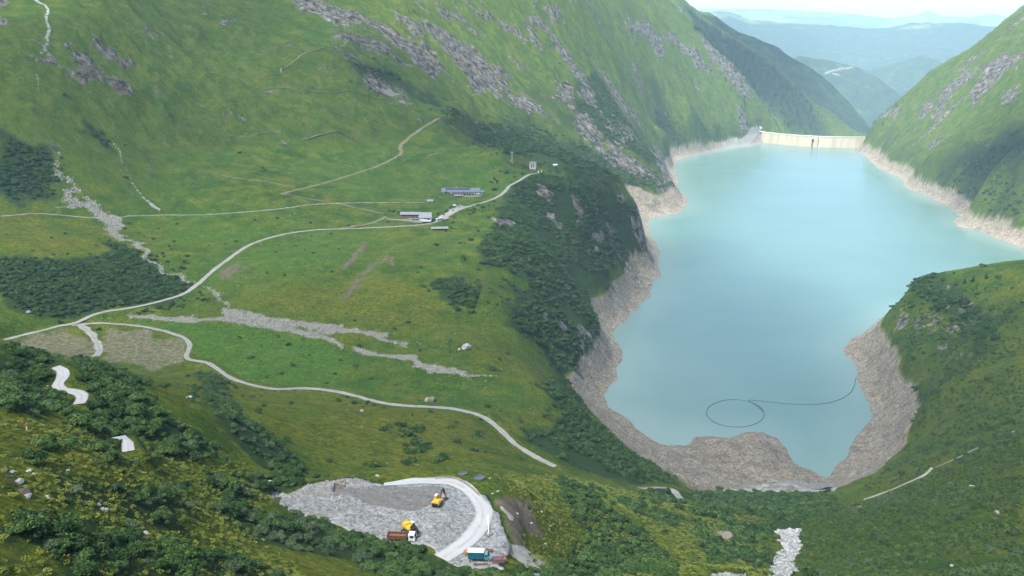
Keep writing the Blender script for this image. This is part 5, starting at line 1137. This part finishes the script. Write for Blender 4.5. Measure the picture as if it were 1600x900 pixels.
# ------------------------------------------------------------------ stones
def rock_mesh(name, seed, sub=3, flat=.75, rough_=.35):
    bm = bmesh.new(); bmesh.ops.create_icosphere(bm, subdivisions=sub, radius=1); r = random.Random(seed)
    pl = [(Vector((r.gauss(0,1), r.gauss(0,1), r.gauss(0,.8))).normalized(), r.uniform(.55, .85)) for _ in range(11)]
    for v in bm.verts:
        p = v.co.copy()
        for n_, d_ in pl:
            e = p.dot(n_)-d_
            if e > 0: p -= n_*e
        v.co = Vector((p.x*1.15, p.y*.9, p.z*flat))
    P = np.array([v.co for v in bm.verts]); dz = .06*fbm(P[:,0]*3+seed, P[:,1]*3+P[:,2]*2.3, 3, seed)
    for v, d_ in zip(bm.verts, dz): v.co *= 1+float(d_)
    me = bpy.data.meshes.new(name); bm.to_mesh(me); bm.free(); return me
def rock_mat(name, dark, mid, light):
    m, nt, b = mat(name); q = NB(nt); b.inputs['Roughness'].default_value = .95; b.inputs['Specular IOR Level'].default_value = .1
    inf = q.n('ShaderNodeObjectInfo'); f = q.math('ADD', q.math('MULTIPLY', q.noise(1.6, 6, .75), .7), q.math('MULTIPLY', inf.outputs['Random'], .3))
    q.link(q.ramp(f, (.3, dark), (.5, mid), (.7, light)), b.inputs['Base Color']); q.bump(b, q.noise(3, 6, .7), .6, .15); return m
M_BOUL = rock_mat('grey_boulder', (.15,.142,.118), (.27,.255,.22), (.42,.40,.355)); M_PALE = rock_mat('pale_boulder', (.20,.20,.185), (.32,.32,.30), (.50,.50,.475)); M_BROWN = rock_mat('brown_boulder', (.075,.065,.05), (.14,.12,.095), (.24,.215,.175))
RK = []
for i in range(5):
    me = rock_mesh('boulder', 100+i); me.materials.append(M_BOUL); RK.append(me)
RKP = []
for i in range(5):
    me = rock_mesh('boulder', 200+i, 2); me.materials.append(M_PALE); RKP.append(me)
RKB = []
for i in range(4):
    me = rock_mesh('boulder', 300+i, 2); me.materials.append(M_BROWN); RKB.append(me)
def boulder(px, py, s, label, mesh=None, group=None, z_=.25, tall=1.0, level=None):
    p = at(px, py, level); o = bpy.data.objects.new('boulder', mesh or RK[random.randrange(5)]); COL.objects.link(o)
    o.location = (p[0], p[1], p[2]+s*z_); o.scale = (s, s, s*tall); o.rotation_euler = (0, 0, random.uniform(0, 6.28)); tag(o, label, 'boulder', group); return o
boulder(668, 627, 2.5, 'grey left half of the split house-sized boulder above the meadow road', RK[0], None, .4, 1.15); boulder(675, 627, 2.9, 'paler right half of the split house-sized boulder above the meadow road', RK[4], None, .4, 1.2)
boulder(729, 545, 4.8, 'lone big grey boulder in the grass above the stony stream', RK[2], None, .3, 1.0); boulder(718, 547, 1.8, 'low flat stone left of the lone big grey boulder', RK[3]); boulder(566, 643, 1.7, 'small upright grey stone below the meadow road', RK[1])
boulder(1133, 677, 4.2, 'dark rock islet standing in the lake off the gravel spit', RKB[0], None, .1, .9, 0)
boulder(45, 488, 3.0, 'white flat boulder at the edge of the left thicket', RKP[0], None, .2, .5); boulder(1135, 842, 3.2, 'brown rock outcrop among the bushes left of the white stream', RKB[1], None, .35, 1.25); boulder(1126, 838, 2.2, 'pointed brown rock at the left end of the outcrop by the stream', RKB[2], None, .35, 1.4)
boulder(1560, 802, 1.5, 'grey flat stone on the right-hand slope', RK[4], None, .2, .7); boulder(1487, 885, .9, 'small white stone low on the right-hand slope', RKP[2]); boulder(1343, 796, 2.2, 'tawny rock beside the right-hand path start', RKB[3]); boulder(1520, 762, 2.2, 'pale flat rock slab high on the right-hand slope', RKP[3], None, .1, .35)
for px, py, s in ((18,738,.7),(28,752,1.0),(35,768,1.1),(42,775,.9),(12,733,.5),(24,745,.6),(39,772,.6)): boulder(px, py, s, 'grey rock of the ledge in the grass at the left edge', RKB[random.randrange(4)] if px % 2 else None, 'ledge rocks at the left edge', .0, .6)
for px, py, s in ((45,738,.55),(52,742,.4),(105,736,.5),(74,778,.5),(154,790,.5),(160,797,.55),(166,798,.6),(228,834,.6),(222,826,.45),(195,765,.4),(298,621,1.0),(292,622,.7),(222,756,.4),(590,744,.9),(422,754,1.0),(236,628,.6),(250,842,.45)): boulder(px, py, s, 'small pale stone lying in the grass of the left slope', RKP[random.randrange(5)], 'small pale stones on the left slope', .2)
for px, py, s in ((860,822,.5),(852,850,.5),(808,803,.5),(770,772,.6),(778,768,.6),(830,818,.5),(765,748,.4),(846,800,.5),(858,828,.4),(871,850,.4),(920,760,.8),(807,752,.7)): boulder(px, py, s, 'small pale stone in the grass right of the gravel yard', RKP[random.randrange(5)], 'small pale stones right of the yard', .2)
# stones of the streams, the yard and the bare shore
def mask_points(M, n, seed, lo=.5, rmax=1e9, wgt=None):
    r = np.random.default_rng(seed); ar = (RR*RR*DA*DS)*(M > lo)*(RR < rmax)
    if wgt is not None: ar = ar*wgt
    pr = ar.ravel()/ar.sum(); k = r.choice(pr.size, n, p=pr); a = ga[k % NA] + (r.random(n)-.5)*DA; s = gs[k//NA] + (r.random(n)-.5)*DS
    return np.c_[np.exp(s)*np.sin(a), np.exp(s)*np.cos(a)]
def stones(name, M, n, s0, s1, seed, meshes, pw=3, rmax=1e9):
    P = mask_points(M, n, seed, .5, rmax); S = s0+(s1-s0)*np.random.default_rng(seed).random(n)**pw
    k = seen(P[:,0], P[:,1], .5); stuff(name, meshes, P[k], S[k], seed, sink=-.1)
ROADK = np.ones(X.shape)
for k_ in ROADS:
    L = ROADLINES[k_][0]; sl = sub(L[:,0].min()-20, L[:,0].max()+20, L[:,1].min()-20, L[:,1].max()+20); ROADK[sl] = np.minimum(ROADK[sl], seg_dist(X[sl], Y[sl], L[::2] if len(L) > 40 else L) > ROADS[k_][1]*.6+.6)
stones('stream_stones', m_stream*ROADK, 2200, .3, 1.3, 41, RK)
stones('stream_stones', m_creek, 900, .3, 1.7, 42, RKP)
flat_ = area([(640,800),(700,820),(720,850),(690,870),(620,850)], level=253)
apron = area([(690,870),(735,845),(770,805),(788,835),(790,890),(740,890)], level=253)
stones('yard_stones', m_yard*ROADK*(1-apron), 4200, .08, .30, 43, RKP[:3]+RK, 4)
stones('shore_stones', (m_ring > .6)*(~LAKE)*(SD > 4), 4500, .5, 2.4, 44, RK+RKB, 4, 1500)
P = mask_points(m_stream*ROADK, 60, 45)
for i in range(60):
    o = bpy.data.objects.new('boulder', RK[i % 5]); COL.objects.link(o); s = random.uniform(.8, 1.6); o.location = (P[i,0], P[i,1], float(hz(P[i,0], P[i,1]))+.3); o.scale = (s, s, s*.8); o.rotation_euler = (0, 0, random.uniform(0, 6)); tag(o, 'grey boulder in the bed of the stony stream across the meadow', 'boulder', 'boulders in the stony stream')

# ------------------------------------------------------------------ floating boom on the lake
M_BOOM = simple('grey_float', (.055,.075,.09), .7, 0, .2)
def floats(pts, name, label, closed=False, step=3.2):
    P = np.array([pz(x, y, 0)[:2] for x, y in pts]); 
    if closed: P = np.vstack([P, P[:1]])
    L = smooth_line(P, 10); sg = np.r_[0, np.cumsum(np.hypot(*np.diff(L, axis=0).T))]; n = int(sg[-1]/step); tt = np.linspace(0, sg[-1], n+1); Q = np.c_[np.interp(tt, sg, L[:,0]), np.interp(tt, sg, L[:,1])]
    c = Q.mean(0); mm = MB()
    for i in range(n):
        a, b = Q[i], Q[i+1]; d = (b-a)*.09; mm.bar((a[0]+d[0]-c[0], a[1]+d[1]-c[1], .12), (b[0]-d[0]-c[0], b[1]-d[1]-c[1], .12), .42, .42, 7)
    o = mm.build(name, M_BOOM); o.location = (c[0], c[1], 0); tag(o, label, 'floating boom', 'floating booms on the lake'); return o
floats([(1150+45*math.cos(a)-1+.12*22*math.sin(a), 646+21.5*math.sin(a)) for a in np.linspace(0, 2*math.pi, 20, endpoint=False)], 'floating_boom', 'oval ring of dark floats on the turquoise water near the spit', True)
floats([(1168,625),(1190,627),(1220,630),(1250,632),(1280,631.5),(1305,627),(1325,617),(1334,605),(1337,592)], 'floating_boom', 'long curved line of dark floats running from the ring to the shore'); floats([(1170,626),(1182,634),(1193,644)], 'floating_boom', 'short straight row of floats across the oval ring')
# small spruces on the skyline of the headland
SPN = spruce_mesh('spruce_crown', M_SPRUCE, 11, 34, 7)
for px, py, hgt, la in ((1507,441,8,'leftmost of the three tiny spruces on the headland skyline'),(1520,438,9,'middle one of the three tiny spruces on the headland skyline'),(1541,433,8,'rightmost of the three tiny spruces on the headland skyline')):
    x, y, z = at(px, py+2); t = thing('spruce_tree', la, 'spruce', (x, y, z), random.uniform(0, 6), 'spruces on the headland skyline'); c = link('crown', SPN, None, t); c.scale = (hgt*1.3, hgt*1.3, hgt); MB().bar((0,0,-.4), (0,0,hgt*.75), .22, .05).build('trunk', M_STEM, t)
# ------------------------------------------------------------------ camera, sky, sun
cam = bpy.data.cameras.new('camera'); cam.sensor_width = 36; cam.lens = 36*FPX/1600; cam.clip_start = .5; cam.clip_end = 120000
co = bpy.data.objects.new('camera', cam); COL.objects.link(co); co.location = (0, 0, CAMZ); co.rotation_euler = (math.pi/2 - PITCH, 0, 0); SC.camera = co
sd_ = Vector((math.sin(SUN_AZ)*math.cos(SUN_EL), math.cos(SUN_AZ)*math.cos(SUN_EL), math.sin(SUN_EL)))
sun = bpy.data.lights.new('sun', 'SUN'); sun.energy = SUN_E; sun.angle = R(.5); sun.color = (1, .96, .89)
so = bpy.data.objects.new('sun', sun); COL.objects.link(so); so.rotation_euler = sd_.to_track_quat('Z', 'Y').to_euler(); so.location = (0, -50, 900)
w = bpy.data.worlds.new('World'); SC.world = w; w.use_nodes = True
nt = w.node_tree; bg = nt.nodes['Background']
sky = nt.nodes.new('ShaderNodeTexSky'); sky.sky_type = 'NISHITA'; sky.sun_disc = False; sky.sun_elevation = SUN_EL; sky.sun_rotation = SUN_AZ; sky.altitude = 2000; sky.dust_density = 2.0
nt.links.new(sky.outputs[0], bg.inputs[0]); bg.inputs[1].default_value = SKY_E
SC.view_settings.view_transform = 'Standard'; SC.view_settings.look = 'None'; SC.view_settings.exposure = EXPO; SC.view_settings.gamma = 1
SC.cycles.max_bounces = 4; SC.cycles.diffuse_bounces = 2; SC.cycles.glossy_bounces = 2; SC.cycles.transparent_max_bounces = 8; SC.cycles.volume_bounces = 3
SC.cycles.use_denoising = DENOISE
